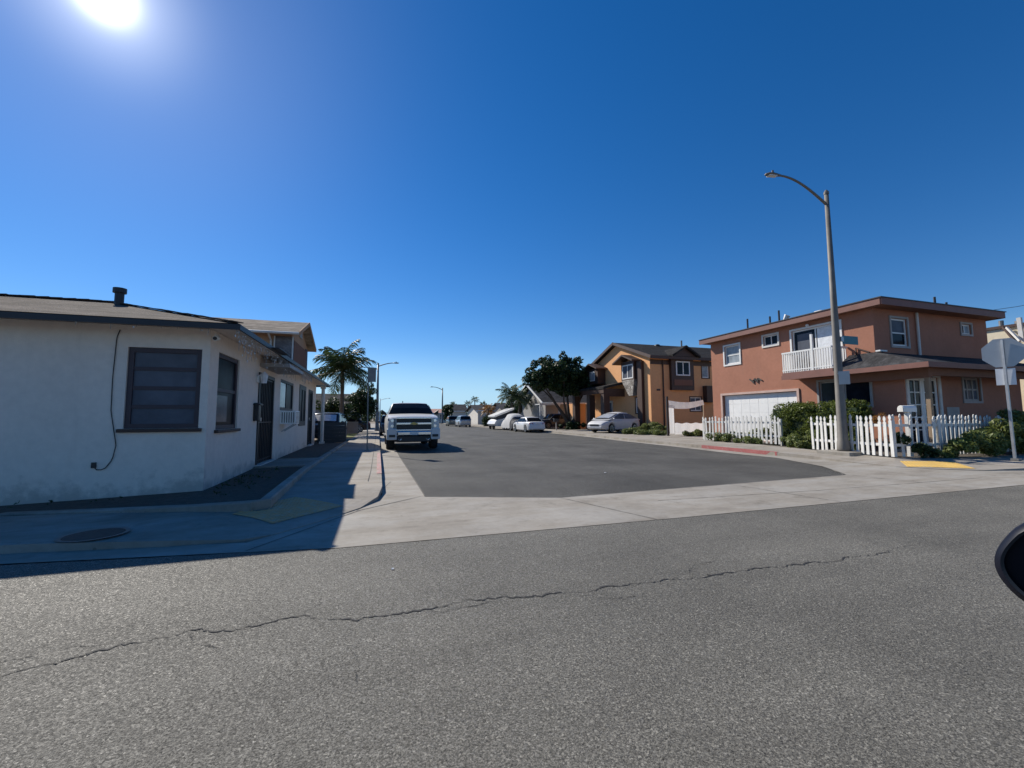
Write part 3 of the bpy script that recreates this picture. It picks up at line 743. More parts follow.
# icicle string lights hung from the eave
a_ = thing('string_lights', 'string of small icicle lights hanging under the white house eave', 'string lights', (-2.66, 9, 3.08))
g = MB(); w2 = MB(); rng = random.Random(11)
path = [(-6.6+i*.12, 8.87) for i in range(33)]+[(-2.56, 8.9+i*.085) for i in range(110)]
for i, (x, y) in enumerate(path):
    front = i < 33; L_ = rng.uniform(.03, .1) if front else rng.uniform(.05, .5)*(1 if rng.random() < .6 else .4)
    if front and rng.random() < .6: continue
    w2.bar((x, y, 3.1), (x, y, 3.1-L_), .006, .006)
    for j in range(int(L_/.06)+1):
        if rng.random() < .35: continue
        zz = 3.07-j*.06+rng.uniform(-.03, .03); g.ball((x+rng.uniform(-.04, .04), y+rng.uniform(-.05, .05), zz), rng.uniform(.006, .013), (1, 1, 1.6), 1)
w2.tube([(-2.56, 8.9, 3.09), (-2.56, 18.2, 3.09)], .006, 4); w2.build('wire', M['greytrim'], a_)
g.build('bulbs', M['bulb'], a_)['kind'] = 'stuff'

# ------------------------------------------------------------------ tan two-storey house behind
h = thing('gabled_house', 'tan two storey house with shake cladding rising behind the white house', 'house', (-5, 24.3, 0))
P1 = Plane((-16, 24.25, 0), (1, 0, 0), (0, -1, 0)); P2 = Plane((-4.42, 24.25, 0), (0, 1, 0), (1, 0, 0))
g = MB(); P1.wall(g, 0, 11.58, 0, 5.9); P2.wall(g, 0, 4.75, 0, 5.9); g.face((-4.42, 24.25, 5.9), (-4.42, 29, 5.9), (-4.42, 26.6, 6.95)); g.box(-15.9, -4.5, 28.6, 29, 0, 5.9)
g.build('wall', M['tan'], h)
def gable_x(mb, x0, x1, y0, ym, y1, ze, zr, th=.16):
    for (ya, za, yb, zb) in ((y0, ze, ym, zr), (y1, ze, ym, zr)):
        mb.hexa([(x0, ya, za-th), (x1, ya, za-th), (x1, yb, zb-th), (x0, yb, zb-th), (x0, ya, za), (x1, ya, za), (x1, yb, zb), (x0, yb, zb)])
g = MB(); gable_x(g, -16.5, -3.98, 23.6, 26.6, 29.6, 5.92, 7.05); g.build('roof', M['rooftan'], h)
g = MB(); g.bar((-3.96, 23.58, 5.83), (-3.96, 26.6, 6.97), .04, .2); g.bar((-3.96, 26.6, 6.97), (-3.96, 29.62, 5.83), .04, .2); g.build('bargeboard', M['tan'], h)
g = MB(); g.tube([(-16, 23.55, 5.82), (-3.98, 23.55, 5.82)], .07, 8); g.tube([(-5.4, 23.6, 5.78), (-5.4, 24.18, 5.5), (-5.4, 24.18, .2)], .05, 8); g.build('gutter_pipe', M['dirtywhite'], h)
g = MB(); g.box(-5.25, -4.4, 24.2, 24.249, .2, 5.75); g.box(-4.399, -4.37, 24.2, 24.5, .2, 5.75); g.build('shake_panel', M['shake'], h); g = MB(); g.box(-4.419, -4.37, 28.4, 29.0, .2, 5.75); g.build('shake_panel', M['shake'], h)
g = MB(); g.box(-4.419, -4.36, 24.55, 28.35, .2, 5.62); g.build('bay_panel', M['terradark'], h)
g = MB(); g.box(-4.419, -4.36, 26.2, 26.9, 6.1, 6.55); g.build('gable_vent', M['greytrim'], h)
g = MB(); g.box(-5.26, -5.2, 24.15, 24.199, .2, 5.75); g.box(-4.4, -4.34, 24.14, 24.199, .2, 5.75); g.build('corner_trim', M['dirtywhite'], h)

# board fence, block wall
fb = thing('board_fence', 'dark board fence panel at the end of the white house', 'fence', (-2.3, 24.4, .1))
g = MB(); zz = .12
for i in range(6): g.box(-3.05, -1.66, 24.42, 24.45, zz, zz+.178); zz += .185
g.build('boards', M['fencewood'], fb)
for x in (-3.02, -2.3, -1.7): g = MB(); g.box(x-.045, x+.045, 24.46, 24.55, .08, 1.27); g.build('post', M['fencewood'], fb)
bw = thing('block_wall', 'low grey block wall beyond the lawn strip', 'wall', (-2.4, 38.1, .1)); g = MB(); g.box(-4.5, -1.62, 38, 38.2, .05, 1.05); g.build('wall', M['block'], bw); g = MB(); g.box(-4.5, -1.6, 37.97, 38.23, 1.052, 1.12); g.build('coping', M['concrete'], bw)

# ------------------------------------------------------------------ terracotta house on the right corner
h = thing('terracotta_house', 'two storey terracotta stucco house with white balcony and white garage door', 'house', (19, 11.28, .1))
Wp = Plane((19, 0, 0), (0, 1, 0), (-1, 0, 0)); Sp = Plane((0, 11.28, 0), (1, 0, 0), (0, -1, 0)); Gp = Plane((0, 10.4, 0), (1, 0, 0), (0, -1, 0))
gar = (14.65, 19.15, .12, 2.62); w1 = (17.83, 18.86, 4.38, 5.42); w2_ = (15.5, 16.3, 5.04, 5.54); sl_ = (12.55, 14.75, 3.5, 5.5); wl_ = (11.55, 13.6, 1.85, 2.95)
sw1, sw2 = (20.05, 21.05, 4.3, 5.45), (24.75, 25.45, 5.05, 5.5)
fd = (19.2, 20.98, .3, 2.9); gw = (22.6, 23.7, 2.0, 2.95); gd2 = (21.4, 22.2, .3, 1.75)
g = MB(); Wp.wall(g, 11.28, 19.9, 0, 5.8, [gar, w1, w2_, sl_, wl_], .18); Sp.wall(g, 19, 26.65, 3.0, 5.8, [sw1, sw2]); Wp.wall(g, 10.4, 11.28, 0, 3.4); Gp.wall(g, 19, 26.65, 0, 3.4, [fd, gw, gd2])
g.box(19.2, 26.65, 19.6, 19.9, 0, 5.8); g.box(26.4, 26.65, 10.42, 19.58, 0, 3.3); g.box(26.4, 26.65, 11.3, 19.58, 3.31, 5.8)
g.build('wall', M['terra'], h)
g = MB(); a0, a1, b0, b1 = 18.58, 26.8, 10.72, 20.35
g.face((a0, b0, 6.02), (a1, b0, 6.02), (a1-3.4, 15.5, 6.5), (a0+3.4, 15.5, 6.5)); g.face((a0, b1, 6.02), (a0, b0, 6.02), (a0+3.4, 15.5, 6.5)); g.face((a1, b1, 6.02), (a0, b1, 6.02), (a0+3.4, 15.5, 6.5), (a1-3.4, 15.5, 6.5)); g.face((a1, b0, 6.02), (a1, b1, 6.02), (a1-3.4, 15.5, 6.5))
rf = g.build('roof', M['roofdark'], h)
for (x, y, t_) in ((19.2, 17.4, 6.75), (19.4, 16.2, 6.62), (19.3, 15.6, 6.78), (22.9, 11.2, 6.55), (23.9, 11.3, 6.42)):
    g = MB(); g.tube([(x, y, 5.9), (x, y, t_)], .045, 8); g.build('vent_pipe', M['blacktrim'], rf)
g = MB(); g.ball((20.2, 14.2, 6.15), .42, (1, 1, .9)); g.build('dome_vent', M['dirtywhite'], rf, smooth=True)
g = MB(); g.tube([(19.2, 15.3, 6.1), (19.25, 15.1, 6.42)], [.05, .14], 8); g.build('roof_vent', M['whitetrim'], rf)
g = MB(); g.box(a0, a1, b0-.02, b0+.02, 5.77, 6.035); g.box(a0-.02, a0+.02, b0+.021, b1, 5.77, 6.035); g.box(a1-.02, a1+.02, b0+.021, b1, 5.77, 6.035); g.build('fascia', M['fascia'], h)
g = MB(); g.box(a0-.05, a1+.05, b0-.05, b0+.06, 6.036, 6.075); g.box(a0-.05, a0+.06, b0+.061, b1, 6.036, 6.075); g.build('roof_edge', M['blacktrim'], rf)
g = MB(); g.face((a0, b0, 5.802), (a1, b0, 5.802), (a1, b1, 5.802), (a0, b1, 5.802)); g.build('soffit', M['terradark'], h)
# porch roof: hipped shed round the corner
g = MB(); c0, c1, ez = 17.95, 9.1, 3.27
g.face((c0, c1, ez), (26.9, c1, ez), (26.9, 11.27, 3.98), (18.99, 11.27, 3.98)); g.face((c0, 12.25, ez), (c0, c1, ez), (18.99, 11.27, 3.98), (18.99, 12.25, 3.98)); g.face((c0, 12.25, ez), (18.99, 12.25, 3.98), (18.99, 12.25, 3.2), (c0, 12.25, 3.2))
g.build('porch_roof', M['roofgrey'], h)
g = MB(); g.box(c0-.02, c0+.02, c1+.021, 14.55, 3.1, 3.285); g.box(c0-.02, 26.9, c1-.02, c1+.02, 3.1, 3.285); g.build('porch_fascia', M['fascia'], h)
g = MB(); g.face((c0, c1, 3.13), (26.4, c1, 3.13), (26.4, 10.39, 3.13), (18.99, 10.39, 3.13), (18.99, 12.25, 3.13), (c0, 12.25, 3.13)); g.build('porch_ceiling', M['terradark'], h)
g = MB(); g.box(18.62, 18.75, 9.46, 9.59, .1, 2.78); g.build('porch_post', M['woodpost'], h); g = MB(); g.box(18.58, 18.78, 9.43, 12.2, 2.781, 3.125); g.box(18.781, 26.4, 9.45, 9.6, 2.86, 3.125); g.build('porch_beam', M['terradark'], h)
g = MB(); g.box(19.0, 19.42, 11.1, 11.27, 3.99, 4.05); g.build('roof_flashing', M['whitetrim'], h)
g = MB(); g.box(18.1, 26.4, 9.2, 10.38, .1, .28); g.build('porch_floor', M['block'], h)
# balcony
g = MB(); g.box(c0+.02, 18.99, 12.26, 14.53, 3.14, 3.42); g.build('balcony_floor', M['fascia'], h)
rl = MB(); rl.box(c0+.03, c0+.09, 12.28, 14.52, 4.3, 4.37); rl.box(c0+.03, c0+.09, 12.28, 14.52, 3.5, 3.55)
for yy in (12.28, 14.46): rl.box(c0+.09, 18.98, yy, yy+.06, 4.3, 4.37); rl.box(c0+.09, 18.98, yy, yy+.06, 3.5, 3.55)
ro = rl.build('balcony_rail', M['whitetrim'], h)
for i in range(21): yy = 12.3+i*.108; g = MB(); g.box(c0+.035, c0+.08, yy, yy+.04, 3.42, 4.3); g.build('baluster', M['whitetrim'], ro)
for i in range(7):
    for yy in (12.29, 14.47): xx = c0+.16+i*.125; g = MB(); g.box(xx, xx+.04, yy, yy+.04, 3.42, 4.3); g.build('baluster', M['whitetrim'], ro)
g = MB(); g.box(c0+.02, c0+.11, 13.05, 13.14, 3.42, 5.0); g.build('rail_post', M['whitetrim'], ro)
# openings
wo = window(h, Wp, w1, M['whitetrim'], M['paneblue'], hs=(.48,), fw=.06, casing=M['whitetrim'])
wo = window(h, Wp, w2_, M['whitetrim'], M['glass'], vs=(.5,), fw=.05, casing=M['dirtywhite'])
wo = window(h, Wp, sl_, M['whitetrim'], M['glass'], vs=(.5,), fw=.07, casing=M['whitetrim'], panes=[(.04, .47, .03, .96, M['curtain']), (.58, .9, .3, .9, M['panegrey'])])
window(h, Wp, wl_, M['greytrim'], M['glass'], vs=(.48,), fw=.06, casing=M['greytrim'])
window(h, Sp, sw1, M['whitetrim'], M['glass'], hs=(.48,), fw=.07, casing=M['greytrim'], panes=[(.08, .92, .52, .93, M['panegrey'])])
window(h, Sp, sw2, M['whitetrim'], M['glass'], vs=(.45,), fw=.06, casing=M['greytrim'], panes=[(.5, .93, .1, .9, M['paneblue'])])
window(h, Gp, gw, M['greytrim'], M['panegrey'], fw=.08, vs=(.33, .66), hs=(.5,), casing=M['greytrim'])
for (a, b) in ((fd[0], (fd[0]+fd[1])/2), ((fd[0]+fd[1])/2, fd[1])):
    g = MB(); Gp.ring(g, a+.004, b-.004, fd[2], fd[3]-.003, .12, -.1, -.03); do = g.build('french_door', M['whitetrim'], h)
    g = MB(); Gp.box(g, a+.1, b-.1, fd[2]+.1, fd[3]-.1, -.08, -.06); g.build('pane', M['glass'], do)
    g = MB(); Gp.box(g, (a+b)/2-.02, (a+b)/2+.02, fd[2]+.12, fd[3]-.12, -.058, -.035)
    for i in range(1, 5): z = fd[2]+.1+(fd[3]-fd[2]-.2)*i/5; Gp.box(g, a+.12, b-.12, z-.02, z+.02, -.056, -.04)
    g.build('glazing_bar', M['whitetrim'], do)
g = MB(); Gp.ring(g, fd[0]-.14, fd[1]+.14, .28, fd[3]+.14, .135, .002, .05, False); g.build('door_casing', M['dirtywhite'], h)
g = MB(); Gp.box(g, gd2[0]+.01, gd2[1]-.01, gd2[2], gd2[3], -.1, .02); g.build('utility_cabinet', M['greytrim'], h)
g = MB(); Wp.box(g, gar[0]+.02, gar[1]-.02, gar[2], gar[3]-.02, -.17, -.13)
for i in range(5):
    for j in range(8): z0 = gar[2]+.02+i*.49; u0 = gar[0]+.03+j*.555; Wp.box(g, u0, u0+.545, z0, z0+.475, -.129, -.122)
g.build('garage_door', M['garage'], h, bevel=.008)
g = MB(); Wp.ring(g, gar[0]-.12, gar[1]+.12, .1, gar[3]+.12, .118, .002, .05, False); g.build('garage_casing', M['palepink'], h)
g = MB()   # wrought ornament over the garage
for a, b, c, d in ((16.5, 3.28, 16.72, 3.4), (16.72, 3.4, 16.9, 3.3), (16.9, 3.42, 17.1, 3.24), (16.72, 3.4, 16.78, 3.18), (17.0, 3.34, 17.02, 3.16), (17.1, 3.3, 17.25, 3.4)): g.bar((18.97, a, b), (18.97, c, d), .04, .06)
g.build('wall_ornament', M['iron'], h)
g = MB(); g.ball((18.9, 13.9, 5.62), .07); g.build('ceiling_lamp', M['curtain'], h)
g = MB(); g.tube([(21.62, 11.2, 5.76), (21.62, 11.2, 3.95)], .05, 8); g.build('downpipe', M['dirtywhite'], h)
g = MB(); g.bar((18.95, 11.95, 4.25), (18.95, 11.45, 4.0), .04, .04); g.bar((18.95, 11.95, 4.25), (18.95, 11.95, 3.95), .04, .04); g.build('roof_bracket', M['darktrim'], h)

# ------------------------------------------------------------------ orange house
h = thing('orange_house', 'two storey orange stucco house with dark roof, stone bay and brown gables', 'house', (22, 29.9, .2))
Ow = Plane((22, 0, 0), (0, 1, 0), (-1, 0, 0)); Os = Plane((0, 29.9, 0), (1, 0, 0), (0, -1, 0))
hz = 6.45; gA = (31.0, 32.1, 1.75, 3.1); gB = (38.0, 38.75, 5.15, 6.1); sB = (27.45, 28.2, 4.85, 6.3); sC = (26.05, 27.25, 1.9, 3.1)
g = MB(); Ow.wall(g, 29.9, 40.2, 0, hz, [gA, gB]); Os.wall(g, 22, 34, 0, hz, [sB, sC])
g.face((22, 29.9, hz), (22, 40.2, hz), (22, 35.05, 8.35)); g.box(22.2, 34, 39.9, 40.2, 0, hz); g.box(33.8, 34, 29.92, 39.8, 0, hz); g.build('wall', M['orange'], h)
g = MB(); gable_x(g, 21.62, 34.6, 29.25, 35.05, 40.85, 6.55, 8.62, .2); rf = g.build('roof', M['roofdark'], h)
g = MB(); g.bar((21.6, 29.23, 6.44), (21.6, 35.05, 8.52), .05, .26); g.bar((21.6, 35.05, 8.52), (21.6, 40.87, 6.44), .05, .26); g.box(21.63, 34.6, 29.2, 29.25, 6.3, 6.56); g.build('bargeboard', M['darktrim'], h)
g = MB(); g.tube([(29.0, 34.2, 8.2), (29.0, 34.2, 9.05)], .08, 8); g.build('vent_pipe', M['steeldark'], rf)
g = MB(); g.ball((26.4, 34.6, 8.45), .3, (1, 1, .6)); g.build('dome_vent', M['blacktrim'], rf)
g = MB(); Os.box(g, 22.003, 34, 5.9, 6.3, .002, .05); g.build('frieze', M['darktrim'], h)
# bay on the west face
bp = Plane((21.55, 0, 0), (0, 1, 0), (-1, 0, 0))
g = MB(); g.prism([(21.55, 31.6, 4.75), (21.55, 33.6, 4.75), (21.55, 32.5, 3.3), (21.55, 31.9, 3.3)], (.449, 0, 0)); g.build('stone_corbel', M['stone'], h)
bh = (31.75, 33.45, 4.85, 6.15)
g = MB(); bp.wall(g, 31.6, 33.6, 4.76, 6.45, [bh]); g.face((21.55, 31.6, 4.76), (22, 31.6, 4.76), (22, 31.6, 6.45), (21.55, 31.6, 6.45)); g.face((21.55, 33.6, 4.76), (22, 33.6, 4.76), (22, 33.6, 6.45), (21.55, 33.6, 6.45)); g.build('bay', M['darktrim'], h)
window(h, bp, bh, M['whitetrim'], M['panegrey'], vs=(.5,), fw=.1, rec=.02)
g = MB(); gable_x(g, 20.95, 21.99, 31.0, 32.6, 34.2, 6.42, 7.05, .14); g.build('bay_roof', M['darktrim'], h)
g = MB(); g.box(21.1, 21.99, 37.2, 39.6, 4.75, 6.35); g.build('corner_bay', M['darktrim'], h)
g = MB(); g.box(21.06, 21.1, 37.8, 38.8, 5.1, 6.1); cw = g.build('window', M['whitetrim'], h); g = MB(); g.box(21.04, 21.058, 37.9, 38.25, 5.2, 6.0); g.box(21.04, 21.058, 38.35, 38.7, 5.2, 6.0); g.build('pane', M['paneblue'], cw)
g = MB(); gable_x(g, 20.7, 22.0, 36.8, 38.4, 40.0, 6.35, 6.95, .14); g.build('bay_roof', M['darktrim'], h)
window(h, Ow, gA, M['whitetrim'], M['panegrey'], vs=(.5,), fw=.09, casing=M['darktrim'])
g = MB(); g.box(21.72, 21.998, 30.75, 31.45, .1, 6.3); g.build('bay_shading_panel', M['darktrim'], h)  # dark full-height panel added beside the bay to shade the wall
# entrance porch
g = MB(); g.hexa([(19.7, 33.75, 4.0), (21.99, 33.75, 4.5), (21.99, 40.4, 4.5), (19.7, 40.4, 4.0), (19.7, 33.75, 4.2), (21.99, 33.75, 4.72), (21.99, 40.4, 4.72), (19.7, 40.4, 4.2)]); g.build('porch_roof', M['roofdark'], h)
g = MB(); g.box(19.75, 19.85, 33.8, 40.3, 3.6, 4.04); g.box(19.86, 21.99, 33.8, 33.9, 3.3, 4.04); g.build('porch_beam', M['darktrim'], h)
for y in (33.85, 36.6, 39.8): g = MB(); g.box(19.8, 20.4, y, y+.6, .1, 3.59); g.build('porch_column', M['darktrim'], h)  # dark trim colour paints the porch shade into the columns
g = MB(); g.box(21.9, 21.99, 35.9, 37.4, .3, 3.0); dd = g.build('front_door', M['dirtywhite'], h)
for i in range(3): g = MB(); g.box(21.88, 21.899, 36.02+i*.46, 36.36+i*.46, .6, 2.8); g.build('pane', M['panegrey'], dd)
g = MB(); g.box(20.9, 21.98, 41.6, 44.0, .1, 2.9); g.build('side_wing', M['orange'], h)
# south face trim
g = MB(); g.box(23.95, 26.3, 29.6, 29.89, 3.7, 6.6); g.build('dormer_bay', M['darktrim'], h)
dp = Plane((0, 29.6, 0), (1, 0, 0), (0, -1, 0))
g = MB(); dp.ring(g, 24.4, 25.85, 4.95, 6.2, .1, .002, .06); dw = g.build('window', M['whitetrim'], h); g = MB(); dp.box(g, 24.5, 25.1, 5.05, 6.1, .003, .02); dp.box(g, 25.18, 25.75, 5.05, 6.1, .003, .02); g.build('pane', M['glass'], dw)
g = MB(); dp.box(g, 25.1, 25.18, 5.05, 6.1, .003, .05); g.build('mullion', M['whitetrim'], dw)
g = MB(); dp.box(g, 24.2, 26.1, 4.1, 4.6, .003, .03); g.build('carved_panel', M['terradark'], h)
g = MB()
for sx in (-1, 1): g.hexa([(25.12+sx*1.45, 29.0, 6.5), (25.12, 29.0, 7.35), (25.12, 32, 7.35), (25.12+sx*1.45, 31, 6.5), (25.12+sx*1.45, 29.0, 6.68), (25.12, 29.0, 7.53), (25.12, 32, 7.53), (25.12+sx*1.45, 31, 6.68)])
g.build('dormer_roof', M['roofdark'], h)
g = MB(); g.face((23.9, 29.3, 6.6), (26.35, 29.3, 6.6), (25.12, 29.3, 7.35)); g.build('dormer_gable', M['darktrim'], h)
window(h, Os, sB, M['whitetrim'], M['paneblue'], fw=.09, casing=M['darktrim']); window(h, Os, sC, M['whitetrim'], M['panegrey'], fw=.08, vs=(.5,), casing=M['darktrim'])
g = MB(); Os.box(g, 27.45, 28.4, 2.65, 4.1, .01, .5); g.build('wall_cabinet', M['darktrim'], h)
g = MB(); g.tube([(23.25, 29.82, 6.3), (23.25, 29.82, .3)], .06, 8); g.build('downpipe', M['darktrim'], h)
g = MB(); Os.box(g, 22.6, 22.95, 3.62, 3.78, .003, .05); g.build('vent_grille', M['blacktrim'], h)
# white cloth screen hung on a frame
cs = thing('cloth_screen', 'white cloth hung on a post frame like a screen before the orange house', 'cloth screen', (19.8, 23, .16))
g = MB(); g.box(21.15, 21.27, 23.0, 23.1, .1, 2.3); g.build('post', M['woodpost'], cs); g = MB(); g.box(18.15, 18.27, 23.0, 23.1, .1, 2.75); g.build('post', M['blacktrim'], cs)
rows = []
for i in range(25):
    f = i/24; x = 18.28+f*2.87; sag = -.3*math.sin(math.pi*f); rows.append([(x, 23.05+.012*math.sin(i*1.7), 2.5+sag*.5+.05*f), (x, 23.0+.015*math.sin(i*1.3), 2.26+sag*.5+.05*f), (x, 22.98+.015*math.sin(i*1.3), 2.0+sag*.55+.22*f)])
g = MB(); g.grid(rows); g.build('top_cloth', M['cloth'], cs).modifiers.new('thick', 'SOLIDIFY').thickness = .01
g = MB(); g.grid([[(18.28+.42*i/6, 23.02+.012*math.sin(i*1.2), 2.2), (18.28+.42*i/6, 23.0+.012*math.sin(i*1.2), .3)] for i in range(7)]); g.build('side_cloth', M['cloth'], cs)
g = MB(); g.grid([[(18.7+2.45*i/20, 23.0+.012*math.sin(i*1.1), .98+.03*math.sin(i)), (18.7+2.45*i/20, 22.98+.015*math.sin(i*1.1), .25)] for i in range(21)]); g.build('lower_cloth', M['cloth'], cs)
# ------------------------------------------------------------------ picket fences
def pickets(name, label, P, spacing, hgt=1.3, base=.15, posts=True, lean=.05, seed=1):
    P = [Vector((*p, base)) for p in P]
    f = thing(name, label, 'fence', P[0], 'white picket fences'); rng = random.Random(seed)
    for a, b in zip(P, P[1:]):
        d = (b-a); L_ = d.length; d.normalize(); n = Vector((-d.y, d.x, 0))
        for z in (.38, .98): g = MB(); g.bar(a+V(0, 0, z)+n*.035, b+V(0, 0, z)+n*.035, .035, .085); g.build('rail', M['picket'], f)
        cnt = int(L_/spacing)
        for i in range(cnt+1):
            p = a+d*(i*L_/cnt+rng.uniform(-.022, .022)); w = .05; H_ = hgt+rng.uniform(-.05, .04); th = n*-.011
            l = d*rng.uniform(-lean, lean)+n*rng.uniform(-.02, .02)
            prof = [(-w, .03), (w, .03), (w, H_-.2), (w*.45, H_-.17), (w*.95, H_-.1), (w*.6, H_-.03), (0, H_), (-w*.6, H_-.03), (-w*.95, H_-.1), (-w*.45, H_-.17), (-w, H_-.2)]
            g = MB(); g.prism([p+d*u+V(0, 0, z)+l*(z/H_)+th for u, z in prof], n*.022); g.build('picket', M['picket'], f)
        if posts:
            for q in (a, b):
                q = q+n*.11
                g = MB(); g.box(q.x-.05, q.x+.05, q.y-.05, q.y+.05, base-.05, base+hgt-.12); g.build('post', M['picket'], f, bevel=.01)
    return f
pickets('picket_fence', 'shorter white picket fence in front of the white garage door', [(16.85, 18.4), (17.0, 14.05)], .2, 1.27, seed=3, lean=.05)
pickets('picket_fence', 'sunlit white picket fence running behind the tall street lamp', [(15.66, 11.55), (14.95, 8.6)], .2, 1.3, seed=4, lean=.06, posts=False)
pickets('picket_fence', 'shaded white picket fence turning the corner behind the tactile plate', [(14.98, 8.56), (16.9, 8.4)], .29, 1.3, seed=5, posts=False)
pickets('picket_fence', 'white picket fence overgrown by bushes behind the octagonal sign', [(16.95, 8.45), (27, 8.5)], .2, 1.28, seed=6)
# ------------------------------------------------------------------ street lamps
def lamp(name, label, x, y, H_, arms, rad, mat, pad=False, group='street lamps', base=.1):
    r = thing(name, label, 'street lamp', (x, y, base), group)
    g = MB(); g.tube([(x, y, base), (x, y, base+.06), (x, y, base+.3), (x, y, base+.36), (x, y, H_*.5), (x, y, H_)], [rad*1.9, rad*1.9, rad*1.75, rad*1.5, rad*1.03, rad*.66], 16); g.build('pole', mat, r, smooth=True)
    g = MB(); g.tube([(x, y, H_), (x, y, H_+.08), (x, y, H_+.16)], [rad*.8, rad*.8, rad*.3], 12); g.build('pole_cap', mat, r)
    for (dx, dy, rise, drop) in arms:
        d = Vector((dx, dy, 0)); L_ = d.length; d.normalize(); pts = []
        for i in range(15):
            f = i/14; pts.append(Vector((x, y, H_-drop))+d*(L_*f)+V(0, 0, rise*math.sin(f*math.pi/2)))
        g = MB(); g.tube(pts, [rad*.48-rad*.16*i/14 for i in range(15)], 8); g.build('arm', mat, r, smooth=True)
        e = pts[-1]; n = Vector((-d.y, d.x, 0)); k_ = max(1, rad/.12)*.85
        prof = [(-.1, .03, .045), (.08, .075, .07), (.3, .12, .085), (.5, .13, .07), (.62, .07, .03)]
        rows = []
        for (u, w, t_) in prof:
            c = e+d*u*k_; ring = []
            for j in range(9): a = 2*math.pi*j/8; ring.append(c+n*w*k_*math.cos(a)+V(0, 0, max(-.035, t_*math.sin(a))*k_))
            rows.append(ring)
        g = MB(); g.grid(rows, True); g.build('lamp_head', mat, r, smooth=True)
        g = MB(); g.prism([e+d*u*k_+n*w*k_+V(0, 0, -.04*k_) for u, w in ((.12, -.08), (.5, -.1), (.5, .1), (.12, .08))], (0, 0, -.02)); g.build('lens', M['curtain'], r)
        g = MB(); g.tube([e+d*.28*k_+V(0, 0, .06), e+d*.28*k_+V(0, 0, .16)], .035, 8); g.build('photocell', mat, r)
    if pad: g = MB(); g.box(x-.55, x+.6, y-.55, y+.55, .02, base); g.build('concrete_footing', M['concrete'], r, bevel=.02)
    return r
lamp('street_lamp', 'tall street lamp with curved arm standing by the picket fence gap', 15.15, 10.15, 9.35, [(-1.85, .3, .95, .4)], .102, M['concpole'], True, base=.24)
lamp('street_lamp', 'two armed street lamp beyond the white house, behind the palm shrubs', -.1, 44, 6.85, [(1.5, -.3, .35, .2), (-1.4, .3, .2, .5)], .12, M['steeldark'])
lamp('street_lamp', 'distant single arm street lamp right of the white pickup truck', 13.4, 91.7, 7.8, [(-2.0, 0, .6, .3)], .16, M['steeldark'])
lamp('street_lamp', 'faintest far street lamp above the left side of the white pickup truck', .4, 112, 6.2, [(2.0, 0, .5, .3)], .12, M['steel'])
# ------------------------------------------------------------------ signs
def plate_sign(r, pts, n, th, mat, name='sign_face', bevel=0):
    g = MB(); g.prism(pts, Vector(n)*th); return g.build(name, mat, r, bevel=bevel)
r = thing('stop_sign', 'grey back of an octagonal road sign on a leaning steel post', 'road sign', (17.35, 7.0, .15))
lean = Vector((-.02, 0, 1)); B = Vector((17.3, 7.0, .17))
g = MB(); g.bar(B, B+lean*3.45, .055, .055, (0, 1, 0)); g.build('post', M['steel'], r)
g = MB(); g.box(17.27, 17.43, 6.92, 7.08, .14, .2); g.build('post_base', M['steeldark'], r)
def octo(c, rad, d, n):
    d = Vector(d).normalized(); return [c+d*rad*math.cos(math.pi/8+i*math.pi/4)+V(0, 0, rad*math.sin(math.pi/8+i*math.pi/4)) for i in range(8)]
sd = Vector((.37, -.93, 0)).normalized(); sn = Vector((-.93, -.37, 0)).normalized()
c = B+lean*3.07-sn*.05
plate_sign(r, octo(c, .45, sd, sn), -sn, .006, M['alu'], 'octagon_plate')
c2 = B+lean*2.37-sn*.05
plate_sign(r, [c2+sd*u+V(0, 0, z) for u, z in ((-.19, -.24), (.19, -.24), (.19, .24), (-.19, .24))], -sn, .006, M['whitesign'], 'supplementary_plate')
r = thing('parking_sign', 'small parking sign seen from behind on a thin post by the kerb', 'road sign', (-.4, 17.9, .13))
g = MB(); g.bar((-.4, 17.9, .13), (-.42, 17.9, 3.5), .05, .05); g.build('post', M['steeldark'], r); g = MB(); g.box(-.5, -.3, 17.8, 18.0, .13, .17); g.build('post_base', M['steeldark'], r)
plate_sign(r, [(-.44, 17.93, 2.92), (-.12, 18.03, 2.92), (-.12, 18.03, 3.52), (-.44, 17.93, 3.52)], (.1, -.3, 0), .02, M['steeldark'])
# signs fixed to the lamp pole
r = thing('street_name_sign', 'blue green street name blade clamped to the tall street lamp', 'street sign', (15.3, 10.1, 4.1))
g = MB(); g.box(15.29, 16.05, 10.03, 10.05, 3.92, 4.21); g.build('blade', M['greensign'], r); g = MB(); g.box(15.2, 15.33, 10.02, 10.08, 4.0, 4.17); g.build('clamp', M['steel'], r)
r = thing('notice_plate', 'small white notice plate strapped to the tall street lamp', 'sign', (15.35, 10.0, 2.65))
pn = Plane((15.06, 10.0, 0), (.56, -.83, 0), (-.83, -.56, 0))
g = MB(); pn.box(g, -.08, .22, 2.5, 2.95, 0, .012); g.build('plate', M['alu'], r)
g = MB(); pn.box(g, -.1, .2, 2.86, 2.9, -.02, -.004); g.build('strap', M['steel'], r)
